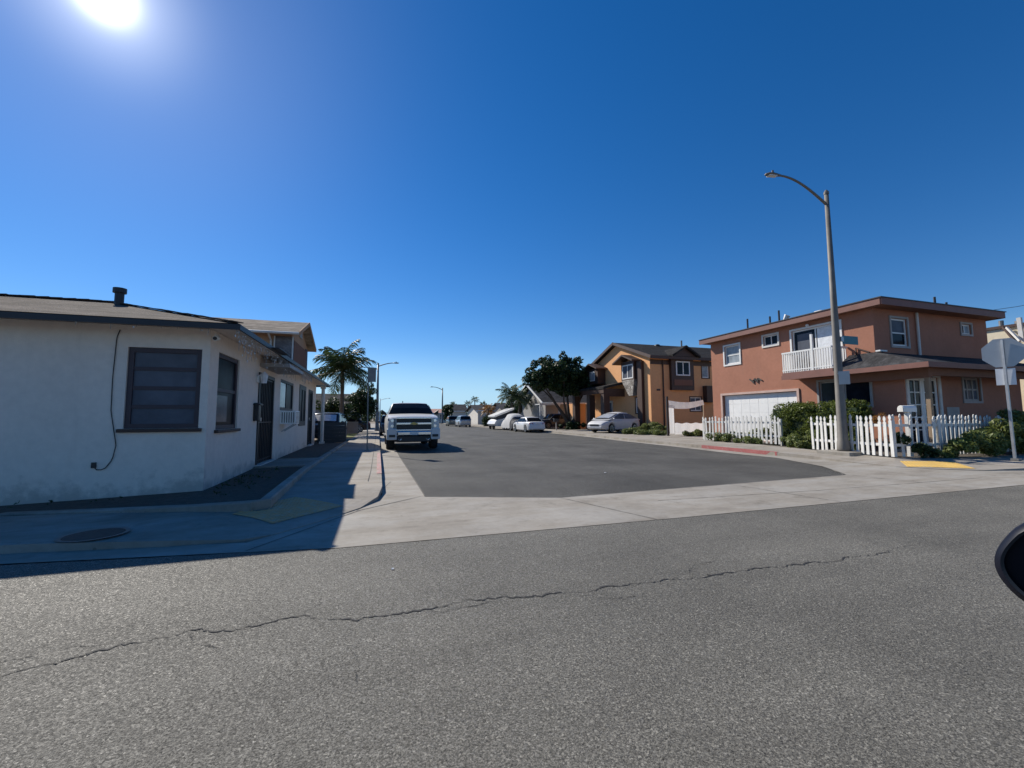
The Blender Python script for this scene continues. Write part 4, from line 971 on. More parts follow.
# mailbox
r = thing('mailbox', 'white rounded mailbox on a post inside the corner picket fence', 'mailbox', (16.45, 9.0, .12))
g = MB(); g.box(16.4, 16.5, 8.95, 9.05, .1, 1.55); g.build('post', M['picket'], r)
prof = [(.1*math.cos(a), .11+.1*math.sin(a)) for a in [math.pi*i/10 for i in range(11)]]+[(-.1, 0), (.1, 0)]
dv = Vector((.98, -.2, 0)); nv = Vector((.2, .98, 0)); g = MB(); g.prism([Vector((16.25, 9.05, 1.55))+nv*u+V(0, 0, z) for u, z in prof], dv*.48); g.build('body', M['whitetrim'], r)
g = MB(); g.prism([Vector((16.245, 9.05, 1.555))+nv*u*.9+V(0, 0, z*.9) for u, z in prof], -dv*.015); g.build('door', M['dirtywhite'], r)

# ------------------------------------------------------------------ vehicles (local: heading +Y, wheels on z = 0)
def interp(P, y):
    if y <= P[0][0]: return P[0][1]
    for a, b in zip(P, P[1:]):
        if y <= b[0]: return a[1]+(b[1]-a[1])*(y-a[0])/(b[0]-a[0])
    return P[-1][1]
def wheel(r, x, y, rad, w, rimf=.66):
    s_ = 1 if x > 0 else -1
    prof = [(-w/2, rad*.62), (-w/2, rad*.93), (-w*.36, rad), (w*.36, rad), (w/2, rad*.93), (w/2, rad*.62)]
    n = 28; rows = []
    for i in range(n+1):
        a = 2*math.pi*i/n; rows.append([(x+u, y+q*math.cos(a), rad+q*math.sin(a)) for u, q in prof])
    g = MB(); g.grid(rows); wo = g.build('wheel', M['rubber'], r, smooth=True)
    g = MB(); R_ = rad*rimf; xo = x+s_*w*.42
    g.tube([(x-s_*w*.1, y, rad), (xo-s_*.03, y, rad)], R_*.97, 24)
    g.build('rim_barrel', M['black'], wo)
    g = MB()
    for i in range(5):
        a = 2*math.pi*i/5+.3; g.bar((xo, y, rad), (xo-s_*.005, y+R_*.95*math.cos(a), rad+R_*.95*math.sin(a)), .03, R_*.3, (1, 0, 0))
    g.tube([(xo-s_*.04, y, rad), (xo+s_*.015, y, rad)], R_*.28, 12)
    for i in range(24):
        a, b = 2*math.pi*i/24, 2*math.pi*(i+1)/24
        g.bar((xo, y+R_*.96*math.cos(a), rad+R_*.96*math.sin(a)), (xo, y+R_*.96*math.cos(b), rad+R_*.96*math.sin(b)), .04, .045, (1, 0, 0))
    g.build('rim', M['rim'], wo)
def car(name, label, cat, paint_m, L, Wd, H_, top, gh, belt, axles, wr=.32, zb=.2, roofw=.72, loc=(0, 0, 0), rz=0, sunshade=False, pillars=(.5,), group=None, plate_rear=True, roofmat=None, glassm=None, full=True):
    """top: [(y,z)] upper line of the lower body; gh: (y rear base, y rear roof, y front roof, y front base)"""
    r = thing(name, label, cat, (0, 0, 0), group); hw = Wd/2; glassm = glassm or M['carglass']
    ys = sorted(set([-L/2+L*i/44 for i in range(45)]+[a+d for a in axles for d in (-wr-.055, -wr-.05, wr+.05, wr+.055)]))
    rows = []
    def wid(y): e = max(0, (abs(y)-(L/2-.75))/.75); return hw*(1-.22*e**2.2)
    for y in ys:
        zt = interp(top, y); b = zb+.10*max(0, (abs(y)-(L/2-.5))/.5)
        for a in axles:
            if abs(y-a) < wr+.052: b = max(b, wr+math.sqrt(max(0, (wr+.06)**2-(y-a)**2)))
        w = wid(y); zt = max(zt, b+.05)
        f = lambda t_: b+(zt-b)*t_
        prof = [(0, b), (w*.9, b), (w*.965, f(.06)), (w*.99, f(.3)), (w, f(.55)), (w*.975, f(.8)), (w*.93, f(.94)), (w*.84, f(1.0)), (w*.4, zt+.025), (0, zt+.03)]
        rows.append([(x, y, z) for x, z in prof]+[(-x, y, z) for x, z in prof[-2::-1]])
    g = MB(); g.grid(rows, True); bmesh.ops.remove_doubles(g.b, verts=g.b.verts[:], dist=.0005)
    body = g.build('body', paint_m, r, smooth=True)
    md = body.modifiers.new('es', 'EDGE_SPLIT'); md.split_angle = R(40)
    y0, y1, y2, y3 = gh; wb = hw*.92; wt = hw*roofw
    hwid = lambda z: wb-(wb-wt)*(z-belt)/(H_-belt)
    zr = [(y0, belt-.03), (y1, H_-.035), ((y1+y2)/2, H_), (y2, H_-.045), (y3, belt-.03)]
    rows = []
    for i in range(41):
        y = y0+(y3-y0)*i/40; z = interp(zr, y); w = hwid(min(z, H_)); kk = min(1, max(.0, (z-belt)/(H_-belt)))
        prof = [(wb, belt-.05), (hwid(belt+(z-belt)*.5), belt+(z-belt)*.5), (w+.0, z-.06*kk), (w*.93, z-.015*kk), (w*.5, z+.02*kk), (0, z+.03*kk)]
        rows.append([(x, y, zz) for x, zz in prof]+[(-x, y, zz) for x, zz in prof[-2::-1]])
    g = MB(); g.grid(rows, True); cb = g.build('cabin', roofmat or paint_m, r, smooth=True); md = cb.modifiers.new('es', 'EDGE_SPLIT'); md.split_angle = R(40)
    zA, zB = belt+.035, H_-.11
    def yr(z, a, b): return a+(b-a)*(z-belt)/(H_-.04-belt)
    for s_ in (-1, 1):
        cuts = [0]+list(pillars)+[1]
        for a, b in zip(cuts, cuts[1:]):
            def pt(f, z): ya, yb = yr(z, y0, y1)+.14, yr(z, y3, y2)-.14; return (s_*(hwid(z)+.008), ya+(yb-ya)*f, z)
            fa, fb = a+(.012 if a else 0), b-(.012 if b < 1 else 0)
            g = MB(); g.face(pt(fa, zA), pt(fb, zA), pt(fb, zB), pt(fa, zB)); g.build('side_window', glassm, r)
    def screen(yb, yt, sgn, nm, mt, off=.012, zlo=.06, zhi=.1, wf=.9):
        g = MB(); rws = []
        for z in (belt+zlo, (belt+H_)/2, H_-zhi):
            yy = yr(z, yb, yt)+sgn*off; w = hwid(z)*wf; rws.append([(-w, yy, z+off), (-w*.5, yy+sgn*.02, z+off+.015), (0, yy+sgn*.025, z+off+.02), (w*.5, yy+sgn*.02, z+off+.015), (w, yy, z+off)])
        g.grid(rws); return g.build(nm, mt, r)
    screen(y3, y2, 1, 'windscreen', glassm); screen(y0, y1, -1, 'rear_window', glassm)
    if sunshade: screen(y3, y2, 1, 'sunshade', M['shade'], .02, .09, .16, .8)
    for a in axles:
        for s_ in (-1, 1): wheel(r, s_*(hw-.125), a, wr, .22)
    g = MB(); g.box(-hw*.8, hw*.8, -L/2+.3, L/2-.3, zb+.01, zb+.3); g.build('underbody', M['black'], r)
    if full:
        zf, zk = interp(top, L/2-.2), interp(top, -L/2+.15)
        for s_ in (-1, 1):
            yy = L/2-.3; w = wid(yy); g = MB(); g.hexa([(s_*(w*.55), L/2-.04, zf-.23), (s_*(w*1.01), L/2-.42, zf-.2), (s_*(w*.99), L/2-.45, zf-.08), (s_*(w*.6), L/2-.1, zf-.1), (s_*(w*.55), L/2-.02, zf-.15), (s_*(w*1.012), L/2-.42, zf-.12), (s_*(w*.97), L/2-.5, zf-.02), (s_*(w*.62), L/2-.16, zf-.04)]); g.build('headlight', M['lamp'], r)
            g = MB(); w = wid(-L/2+.12); g.hexa([(s_*w*.62, -L/2-.012, zk-.26), (s_*w*1.015, -L/2+.14, zk-.26), (s_*w*1.03, -L/2+.3, zk-.26), (s_*w*.62, -L/2+.1, zk-.26), (s_*w*.62, -L/2-.012, zk-.08), (s_*w*1.01, -L/2+.14, zk-.06), (s_*w*1.02, -L/2+.32, zk-.06), (s_*w*.62, -L/2+.1, zk-.08)]); g.build('tail_light', M['tail'], r)
            g = MB(); g.ball((s_*(wb+.13), y3-.42, belt+.04), .1, (1, .6, .7)); g.bar((s_*wb, y3-.42, belt), (s_*(wb+.1), y3-.42, belt+.02), .05, .04); g.build('side_mirror', paint_m, r)
            for f in ((.16, .55) if len(pillars) > 0 else (.4,)):
                yy = y0+(y3-y0)*f+.25; g = MB(); g.box(s_*wid(yy)*.985-.012, s_*wid(yy)*.985+.012, yy, yy+.16, belt-.17, belt-.14); g.build('door_handle', paint_m, r)
        g = MB(); w = wid(-L/2)*.97; g.box(-w, w, -L/2-.03, -L/2+.1, zb+.14, zb+.3); g.build('rear_bumper', paint_m, r, bevel=.03)
        g = MB(); g.box(-w*.98, w*.98, L/2-.1, L/2+.03, zb+.12, zb+.28); g.build('front_bumper', paint_m, r, bevel=.03)
        g = MB(); g.box(-w*.6, w*.6, L/2-.05, L/2+.034, zb+.29, zb+.4); g.build('grille', M['black'], r)
        g = MB(); g.box(-.16, .16, -L/2-.036, -L/2-.02, zk-.2, zk-.06); g.build('licence_plate', M['plate'], r)
    r.location = loc; r.rotation_euler.z = rz
    return r
G_ = 'cars parked along the side street'
SED = dict(L=4.7, Wd=1.8, H_=1.45, top=[(-2.35, .8), (-2.2, .98), (-1.3, 1.0), (1.0, .97), (1.9, .86), (2.25, .72), (2.35, .6)], gh=(-1.75, -1.0, .35, 1.25), belt=.96, axles=(-1.38, 1.38))
SUVD = dict(L=4.6, Wd=1.85, H_=1.68, top=[(-2.3, .95), (-2.2, 1.05), (1.1, 1.05), (2.0, .98), (2.25, .85), (2.3, .7)], gh=(-2.2, -1.85, .5, 1.2), belt=1.05, axles=(-1.35, 1.4), wr=.35, roofw=.78, pillars=(.3, .62))
HAT = dict(L=4.5, Wd=1.76, H_=1.49, top=[(-2.25, .8), (-2.15, 1.0), (-1.5, 1.02), (.9, .96), (1.75, .84), (2.1, .72), (2.25, .6)], gh=(-2.12, -.75, .15, 1.6), belt=.96, axles=(-1.35, 1.35), wr=.31, pillars=(.5,), roofw=.7)
car('sedan', 'white sedan parked by the right kerb with its dark rear facing out', 'car', M['white'], loc=(13.95, 38.2, 0), rz=R(2), group=G_, **SED)
car('parked_car', 'pearl grey hatchback with white sunshade parked before the orange house', 'car', M['dustcover'], loc=(18.75, 30.5, .16), rz=R(110), sunshade=True, glassm=glass('hazy car glass', (.10, .105, .12), .2, .25), **HAT).scale = (1.1, 1.1, 1.1)
car('parked_car', 'silver hatchback far down the right side of the street', 'car', M['silver'], loc=(12.45, 63.5, 0), group=G_, **SUVD)
car('parked_car', 'grey green car parked just beyond the far silver hatchback', 'car', M['greygreen'], loc=(12.05, 71, 0), rz=R(-3), group=G_, **SUVD)
car('parked_car', 'dark car half hidden behind the left side of the white pickup truck', 'car', M['darkcar'], loc=(1.05, 37.5, 0), rz=R(180), group=G_, **SUVD)
car('parked_car', 'dark car with bright windscreen shade behind the board fence', 'car', M['darkcar'], loc=(-3.0, 28.4, .1), rz=R(176), sunshade=True, **SUVD)
car('parked_car', 'dark car parked behind the low grey block wall', 'car', M['darkcar'], loc=(-3.1, 41.5, .1), rz=R(100), **SED)
car('parked_car', 'dark vehicle parked under the spreading tree before the grey house', 'car', M['darkcar'], loc=(19.3, 44.0, .13), rz=R(98), **SUVD)
r = thing('camper_trailer', 'white camper trailer with a tilted pale lid standing behind the covered car', 'trailer', (13.9, 48, 0))
rows = []
for i in range(13):
    y = 46.6+3.4*i/12; e = abs(i-6)/6; x0_, x1_, zt_ = 12.75+.2*e**3, 15.2-.2*e**3, 1.2-.1*e**2
    rows.append([(x0_+.1, y, .42), (x0_-.12, y, .65), (x0_+.08, y, 1.0), (x0_+.3, y, zt_), (x1_-.3, y, zt_+.35), (x1_, y, 1.3), (x1_, y, .5), (x1_-.1, y, .42)])
g = MB(); g.grid([rw+[rw[0]] for rw in rows], True); g.build('body', M['white'], r, bevel=.04)
g = MB(); g.hexa([(12.9, 46.7, 1.42), (15.3, 46.7, 2.32), (15.3, 49.6, 2.32), (12.9, 49.6, 1.42), (12.85, 46.6, 1.62), (15.3, 46.6, 2.55), (15.3, 49.7, 2.55), (12.85, 49.7, 1.62)]); g.build('lid', M['cloth'], r, bevel=.04)
g = MB(); g.hexa([(13.2, 46.85, 1.1), (15.1, 46.85, 1.3), (15.1, 49.4, 1.3), (13.2, 49.4, 1.1), (13.1, 46.8, 1.45), (15.2, 46.8, 2.26), (15.2, 49.4, 2.26), (13.1, 49.4, 1.45)]); g.build('dark_screen', M['darkcloth'], r)
for yy in (47.4, 48.9): wheel(r, 12.95, yy, .33, .2)
# car under a fitted tarp
r = thing('covered_car', 'car under a pale tarp cover with a dark grey end panel', 'car', (0, 0, 0), G_)
rows = []
zl = [(-2.4, .5), (-2.2, 1.05), (-1.5, 1.3), (-.9, 1.78), (.5, 1.8), (1.2, 1.32), (2.1, 1.08), (2.4, .5)]
rngc = random.Random(4)
for i in range(37):
    y = -2.4+4.8*i/36; z = interp(zl, y); e = max(0, (abs(y)-1.7)/.7); w = .98*(1-.2*e*e); row = []
    for j in range(19):
        a = math.pi*j/18; cx = math.copysign(abs(math.cos(a))**.6, math.cos(a)); sz = math.sin(a)**.7
        row.append((w*cx*(1+.03*math.sin(i*1.3+j)), y, .24+.05*math.sin(i*.9)+(z-.24)*sz+rngc.uniform(-.012, .012)))
    rows.append(row)
g = MB(); g.grid(rows, True); g.build('cover', M['cloth'], r, smooth=True)
g = MB(); g.grid([[(x*1.015, y-.03, z) for x, y, z in rw[4:19]] for rw in rows[0:9]]); g.build('grey_panel', M['darkcloth'], r)
for a in (-1.4, 1.4):
    for s_ in (-1, 1): wheel(r, s_*.8, a, .32, .22)
r.location = (14.35, 43.8, 0)
# white pickup truck seen from the front
t_ = thing('pickup_truck', 'white lifted pickup truck with chrome bumper parked facing the corner', 'pickup truck', (0, 0, 0))
hw = 1.08; Lh = 2.95   # heading -Y, front bumper near y = -2.95
def truck_sec(y, zb, zt, w):
    f = lambda q: zb+(zt-zb)*q
    prof = [(0, zb), (w*.96, zb), (w*.985, f(.15)), (w, f(.5)), (w*.985, f(.82)), (w*.93, f(.97)), (w*.82, zt), (w*.4, zt+.02), (0, zt+.025)]
    return [(x, y, z) for x, z in prof]+[(-x, y, z) for x, z in prof[-2::-1]]
wrT, ax = .41, (-1.85, 1.75)
ys = sorted(set([-2.86+5.8*i/58 for i in range(59)]+[a+d for a in ax for d in (-.485, -.475, .475, .485)])); rows = []
for y in ys:
    zt = interp([(-2.86, 1.34), (-2.8, 1.42), (-2.5, 1.47), (-1.25, 1.56), (-1.2, 1.52), (3, 1.52)], y); zb = .52
    for a in ax:
        if abs(y-a) < .48: zb = max(zb, wrT+math.sqrt(max(0, .5**2-(y-a)**2)))
    e = max(0, (-2.3-y)/.56); rows.append(truck_sec(y, zb, zt, hw*(1-.05*e*e)))
g = MB(); g.grid(rows, True); bd = g.build('body', M['white'], t_, smooth=True); bd.modifiers.new('es', 'EDGE_SPLIT').split_angle = R(40)
rows = []
for y, z in ((-1.3, 1.5), (-.95, 1.8), (-.55, 2.05), (-.3, 2.1), (.6, 2.14), (1.1, 2.1), (1.25, 1.9), (1.32, 1.5)):
    w0 = hw*.95; wz = w0-(w0-hw*.74)*(z-1.5)/.6
    prof = [(w0, 1.48), (wz+(w0-wz)*.35, 1.48+(z-1.48)*.6), (wz, z-.05*(z > 1.6)), (wz*.9, z), (wz*.4, z+.02), (0, z+.025)]
    rows.append([(x, y, q) for x, q in prof]+[(-x, y, q) for x, q in prof[-2::-1]])
g = MB(); g.grid(rows, True); cb = g.build('cab', M['white'], t_, smooth=True); cb.modifiers.new('es', 'EDGE_SPLIT').split_angle = R(35)
g = MB(); g.grid([[(-.97, -1.245, 1.56), (-.45, -1.29, 1.58), (.45, -1.29, 1.58), (.97, -1.245, 1.56)], [(-.86, -.925, 1.84), (-.4, -.96, 1.86), (.4, -.96, 1.86), (.86, -.925, 1.84)], [(-.76, -.555, 2.07), (-.36, -.6, 2.09), (.36, -.6, 2.09), (.76, -.555, 2.07)]]); g.build('windscreen', M['carglass'], t_)
for s_ in (-1, 1):
    g = MB(); g.face((s_*1.01, -1.0, 1.6), (s_*1.01, 1.1, 1.6), (s_*.86, 1.0, 2.0), (s_*.86, -.52, 2.0)); g.build('side_window', M['carglass'], t_)
    # stacked headlamp in its bezel, fog lamp panel and bumper corner
    g = MB(); g.hexa([(s_*.70, -2.895, .94), (s_*1.045, -2.80, .94), (s_*1.05, -2.5, .94), (s_*.70, -2.7, .94), (s_*.72, -2.885, 1.37), (s_*1.03, -2.78, 1.37), (s_*1.035, -2.5, 1.37), (s_*.72, -2.7, 1.37)]); hd = g.build('headlight', M['lamp'], t_, bevel=.02)
    for z in (1.04, 1.27): g = MB(); g.tube([(s_*.86, -2.84, z), (s_*.86, -2.875, z)], .06, 12); g.build('bulb_reflector', M['chrome'], hd)
    g = MB(); g.hexa([(s_*.68, -2.97, .46), (s_*1.07, -2.9, .46), (s_*1.08, -2.45, .5), (s_*.68, -2.7, .46), (s_*.68, -2.97, .93), (s_*1.07, -2.9, .93), (s_*1.08, -2.45, .93), (s_*.68, -2.7, .93)]); bc = g.build('bumper_corner', M['white'], t_, bevel=.03)
    g = MB(); g.box(s_*.86-.12, s_*.86+.12, -2.985, -2.94, .58, .68); g.build('fog_lamp', M['black'], bc)
    g = MB(); g.hexa([(s_*1.06, -.95, 1.55), (s_*1.26, -.93, 1.55), (s_*1.26, -.8, 1.55), (s_*1.06, -.85, 1.55), (s_*1.06, -.95, 1.63), (s_*1.26, -.95, 1.78), (s_*1.26, -.8, 1.78), (s_*1.06, -.85, 1.63)]); g.build('side_mirror', M['black'], t_, bevel=.02)
    g = MB(); g.box(s_*1.07-.012, s_*1.07+.012, .05, .28, 1.35, 1.4); g.build('door_handle', M['chrome'], t_)
    g = MB(); g.box(s_*1.0-.14, s_*1.0+.14, -1.2, 1.15, .5, .6); g.build('side_step', M['black'], t_)
    for a in ax: wheel(t_, s_*.9, a, wrT, .33, .6)
g = MB(); g.box(-.69, .69, -2.9, -2.85, .86, 1.4); gr = g.build('grille', M['black'], t_)
g = MB(); g.box(-.7, .7, -2.93, -2.88, 1.35, 1.41); g.box(-.7, .7, -2.95, -2.88, 1.1, 1.19); g.box(-.7, .7, -2.93, -2.88, .84, .9); g.build('chrome_bar', M['chrome'], gr, bevel=.012)
g = MB()
for z in (.96, 1.03, 1.24, 1.3): g.box(-.68, .68, -2.91, -2.89, z-.006, z+.006)
g.build('grille_mesh', M['black'], gr)
g = MB(); g.prism([(x, -2.953, 1.145+z) for x, z in ((-.16, -.03), (-.06, -.03), (-.05, -.055), (.07, -.055), (.07, -.03), (.16, -.03), (.13, .03), (.06, .03), (.05, .055), (-.07, .055), (-.07, .03), (-.13, .03))], (0, -.02, 0)); g.build('grille_emblem', M['gold'], gr)
g = MB(); g.box(-.68, .68, -3.02, -2.8, .63, .83); fb_ = g.build('front_bumper', M['chrome'], t_, bevel=.05)
g = MB(); g.box(-.17, .17, -3.035, -3.022, .67, .8); g.build('licence_plate', M['plate'], fb_)
g = MB(); g.box(-.68, .68, -2.93, -2.75, .36, .625); g.build('lower_valance', M['black'], t_, bevel=.03)
g = MB(); g.box(-.75, .75, -2.6, 2.8, .42, .63); g.build('chassis', M['black'], t_)
g = MB(); g.tube([(-.9, -1.85, .41), (.9, -1.85, .41)], .07, 8); g.build('axle', M['black'], t_); g = MB(); g.tube([(-.9, 1.75, .41), (.9, 1.75, .41)], .07, 8); g.build('axle', M['black'], t_)
for s_ in (-1, 1): g = MB(); g.tube([(s_*.5, -2.95, .5), (s_*.56, -2.98, .43), (s_*.62, -2.95, .5)], .018, 8); g.build('tow_hook', M['chrome'], t_)
g = MB(); g.tube([(-.3, .2, 2.13), (-.3, .2, 2.22)], .02, 6); g.build('roof_antenna', M['black'], t_)
g = MB(); g.box(-1.04, 1.04, 1.4, 1.46, 1.53, 1.6); g.box(-1.07, -1.0, 1.461, 2.85, 1.53, 1.58); g.box(1.0, 1.07, 1.461, 2.85, 1.53, 1.58); g.build('bed_rail', M['black'], t_)
t_.location = (1.52, 22.05, 0); t_.scale = (1.08, 1.08, 1.035)

# the car the photograph is taken from: its door top, bonnet and wing mirror
r = thing('camera_car', 'dark navy wing mirror of the car in the foreground at the right edge', 'car', (.4, -.8, 0))
g = MB(); g.hexa([(-2.6, -1.75, .3), (2.5, -1.75, .3), (2.5, .06, .3), (-2.6, .06, .3), (-2.6, -1.7, .92), (2.4, -1.65, .85), (2.4, 0.0, .85), (-2.6, .03, .92)]); g.build('body', M['navy'], r, bevel=.06, seg=3)
g = MB(); g.box(-.6, 1.0, .061, .07, .45, .8); g.build('door_skin', M['navy'], r)
for a in (-1.75, 1.55):
    for yy in (-1.6, -.1): g = MB(); g.tube([(a, yy-.1, .33), (a, yy+.1, .33)], .33, 24); g.build('wheel', M['rubber'], r)
# mirror housing: the outline seen from the driver's window, a shell with the glass set in its rear face
ce = Vector((.885, .327, 1.247)); d1 = Vector((-.25, .97, 0)).normalized(); fwd = Vector((.93, .28, -.05)).normalized()
out2 = [(-.10, .052), (-.02, .062), (.022, .045), (.042, .015), (.05, -.008), (.046, -.03), (.03, -.052), (.006, -.062), (-.08, -.058), (-.11, -.03)]
for _ in range(2): out2 = [q for a_, b_ in zip(out2, out2[1:]+out2[:1]) for q in ((a_[0]*.75+b_[0]*.25, a_[1]*.75+b_[1]*.25), (a_[0]*.25+b_[0]*.75, a_[1]*.25+b_[1]*.75))]
def mo(f, dpt): return [ce+d1*(u*1.04+.002)*f*1.12+V(0, 0, v*f*1.16)+fwd*dpt for u, v in out2]
g = MB(); rws = [mo(.86, -.018), mo(.97, -.012), mo(1.0, .01), mo(.97, .05), mo(.8, .085), mo(.45, .105)]
g.grid([rw+[rw[0]] for rw in rws]); g.b.faces.new([g.b.verts.new(p) for p in rws[-1]]); g.b.faces.new([g.b.verts.new(p) for p in mo(.84, -.004)])
g.bar(ce-d1*.09+V(0, 0, -.03)+fwd*.03, Vector((.93, .07, 1.02)), .05, .04)
mh = g.build('mirror_housing', M['navy'], r, smooth=True); mh.modifiers.new('es', 'EDGE_SPLIT').split_angle = R(50)
g = MB(); rws = [mo(.86, -.0185), mo(.80, -.0175)]; g.grid([rw+[rw[0]] for rw in rws]); g.build('mirror_rim', M['black'], r)
g = MB(); g.b.faces.new([g.b.verts.new(p) for p in mo(.82, -.010)]); g.build('mirror_glass', M['carglass'], r)

# ------------------------------------------------------------------ trees and plants
def palm(name, label, x, y, base, trunk_h, nf, flen, seed, rad=.18, lean=(0, 0), mat='palmleaf', group=None, dens=26, lw=.035, droop=104, curl=72):
    r = thing(name, label, 'palm tree', (x, y, base), group); rng = random.Random(seed)
    top = Vector((x+lean[0], y+lean[1], base+trunk_h)); b = Vector((x, y, base-.1))
    pts = [b.lerp(top, i/12)+V(lean[0]*-.15*math.sin(math.pi*i/12), 0, 0) for i in range(13)]
    g = MB(); g.tube(pts, [rad*(1.25 if i == 0 else 1-.3*i/12)+(.012 if i % 2 else 0) for i in range(13)], 10); g.build('trunk', M['palmtrunk'], r)
    g = MB()
    for k_ in range(nf):
        az = k_*2.399+rng.uniform(-.3, .3); el = R(84-droop*(k_/nf)**.9+rng.uniform(-9, 9)); L_ = flen*rng.uniform(.8, 1.1)
        p = Vector(top); e = el; d = None; spine = []
        for i in range(dens):
            spine.append(Vector(p)); h_ = Vector((math.cos(az), math.sin(az), 0)); d = h_*math.cos(e)+V(0, 0, math.sin(e)); p += d*L_/dens; e -= R(curl)/dens*(.35+1.3*i/dens)
        side = Vector((-math.sin(az), math.cos(az), 0))
        g.tube(spine[::4]+[spine[-1]], [.022*flen/2]*(len(spine[::4]))+[.006], 4, False)
        for i in range(3, dens):
            f = i/dens; ll = flen*.36*math.sin(math.pi*min(1, .18+f*.8))**.8; t = (spine[i]-spine[i-1]).normalized()
            for s_ in (-1, 1):
                dirn = (side*s_*.75+t*.55+V(0, 0, -.12-rng.random()*.4)).normalized(); w = t*lw*flen/2
                a = spine[i]; m_ = a+dirn*ll*.55; e_ = a+dirn*ll+V(0, 0, -ll*.28)
                g.face(a-w*.5, a+w*.5, m_+w*.8, m_-w*.8); g.face(m_-w*.8, m_+w*.8, e_)
    g.build('crown', M[mat], r)
    return r
def tree(name, label, x, y, base, clumps, stems, n, size, mat, seed, group=None, cat='tree', up=.3):
    r = thing(name, label, cat, (x, y, base), group)
    if stems:
        g = MB()
        for pts, r0, r1 in stems: q = resample(pts, 9); rg = random.Random(seed); q = [p+V(rg.uniform(-.05, .05), rg.uniform(-.05, .05), 0) if 0 < i < 8 else p for i, p in enumerate(q)]; g.tube(q, [r0+(r1-r0)*i/8 for i in range(9)], 8)
        g.build('trunk', M['trunk'], r)
    leaf_mesh('crown' if stems else 'foliage', M[mat], clumps, n, size, r, seed=seed, up=up)
    return r
bx, by = 19.3, 40.2
stems = [([(bx, by, .1), (bx-.2, by, 1.0), (bx-1.3, by+.1, 2.6), (bx-2.9, by-.2, 4.6)], .26, .07), ([(bx+.05, by, .1), (bx, by+.1, 1.6), (bx-.1, by+.3, 5.6)], .22, .06), ([(bx+.1, by, .1), (bx+.6, by, 1.4), (bx+1.2, by-.2, 3.2), (bx+2.1, by, 5.0)], .24, .07),
         ([(bx-1.3, by+.1, 2.6), (bx-2.2, by+.9, 4.0), (bx-3.3, by+1, 5.0)], .1, .04), ([(bx-.2, by, 1.2), (bx-.9, by-.7, 3), (bx-1.2, by-1.4, 5.2)], .13, .05), ([(bx+1.2, by-.2, 3.2), (bx+1.0, by+1.2, 5.0)], .1, .04)]
cl = blob((18.4, by, 5.75), (4.0, 3.0, 1.9), 56, .74, 21)+blob((15.6, by, 5.2), (1.7, 1.6, 1.3), 18, .5, 22)+blob((21.4, by, 5.2), (1.9, 2, 1.5), 18, .62, 23)+blob((19.5, by-.6, 4.3), (2.4, 1.8, .7), 12, .5, 24)
cl += blob((22.4, by-.3, 5.4), (1.4, 1.6, 1.5), 12, .55, 25)+blob((18.0, by-.8, 4.5), (3.0, 1.8, .6), 12, .5, 26)+blob((19.4, by, 7.2), (1.6, 1, .5), 8, .45, 27)
cl += [((15.4, by, 6.9), (.45, .5, .5)), ((17.0, by+.2, 7.45), (.5, .5, .55)), ((18.7, by, 7.8), (.5, .5, .65)), ((20.3, by-.2, 7.4), (.6, .5, .55)), ((16.2, by, 7.3), (.5, .5, .45)), ((14.5, by, 5.2), (.5, .6, .6))]
tree('shade_tree', 'big dark spreading tree in front of the grey gabled house', bx, by, .13, cl, stems, 26000, .155, 'leafdark', 31)
palm('palm_tree', 'palm with a full feathery crown beyond the white house', -2.72, 35, .1, 5.0, 30, 3.0, 1, .17)
palm('palm_tree', 'palm rising behind the covered car beside the grey gabled house', 15.9, 49.5, .1, 4.0, 24, 2.2, 2, .2)
palm('palm_tree', 'second bushier palm leaning to the right behind the white van', 17.6, 52, .1, 3.6, 22, 2.2, 3, .22, (.3, 0))
palm('palm_tree', 'small rusty orange palm behind the far clipped hedge', 17.1, 66, .1, 2.5, 18, 1.7, 9, .14, mat='orangeleaf', dens=14, lw=.06)
for i, (px, hh, nm) in enumerate(((.172, 7.2, 'bushy low far palm above the red tiled building'), (.2085, 7.6, 'second of the row of far palms, left of the tallest'), (.2255, 9.2, 'tallest of the row of far palms on the skyline'), (.2465, 7.5, 'rightmost of the row of far palms on the skyline'))):
    palm('palm_tree', nm, px*140+.0, 140, 0, hh-1.9, 18, 1.9, 20+i, .22, group='far palms on the skyline', dens=10, lw=.09)
tree('bushy_tree', 'rounded bushy tree between the palm and the two armed street lamp', -1.9, 38.8, .1, blob((-1.45, 39.2, 2.75), (1.45, 1.3, 1.75), 34, .5, 41)+[((-.75, 39.2, 4.1), (.45, .4, .6)), ((-2.3, 39.2, 2.0), (.6, .5, .6)), ((-.5, 39.2, 2.2), (.5, .5, .7))], [([(-1.9, 38.9, .1), (-1.8, 39.1, 2.2)], .12, .05)], 7500, .10, 'leafdark', 42)
tree('shrub', 'dark shrub behind the far end of the white house under the palm', -3.3, 37.2, .1, blob((-3.5, 37.4, 1.7), (1.6, .7, 1.5), 30, .5, 43), None, 6000, .09, 'leafdark', 44, cat='shrub')
tree('garden_tree', 'dark round tree at the left of the grey green car', 14.2, 88, 0, blob((14.2, 88, 2.7), (1.5, 1.6, 1.9), 16, .7, 45), [([(14.2, 88, 0), (14.2, 88, 3)], .2, .08)], 2200, .22, 'leafdark', 46)
tree('garden_tree', 'broad dark tree mass behind the palm beside the grey gabled house', 20, 58, .1, blob((20.0, 57, 2.6), (2.6, 2, 1.9), 22, .8, 47), [([(20, 57, .1), (20, 57, 2.6)], .2, .1)], 4000, .18, 'leafdark', 48)
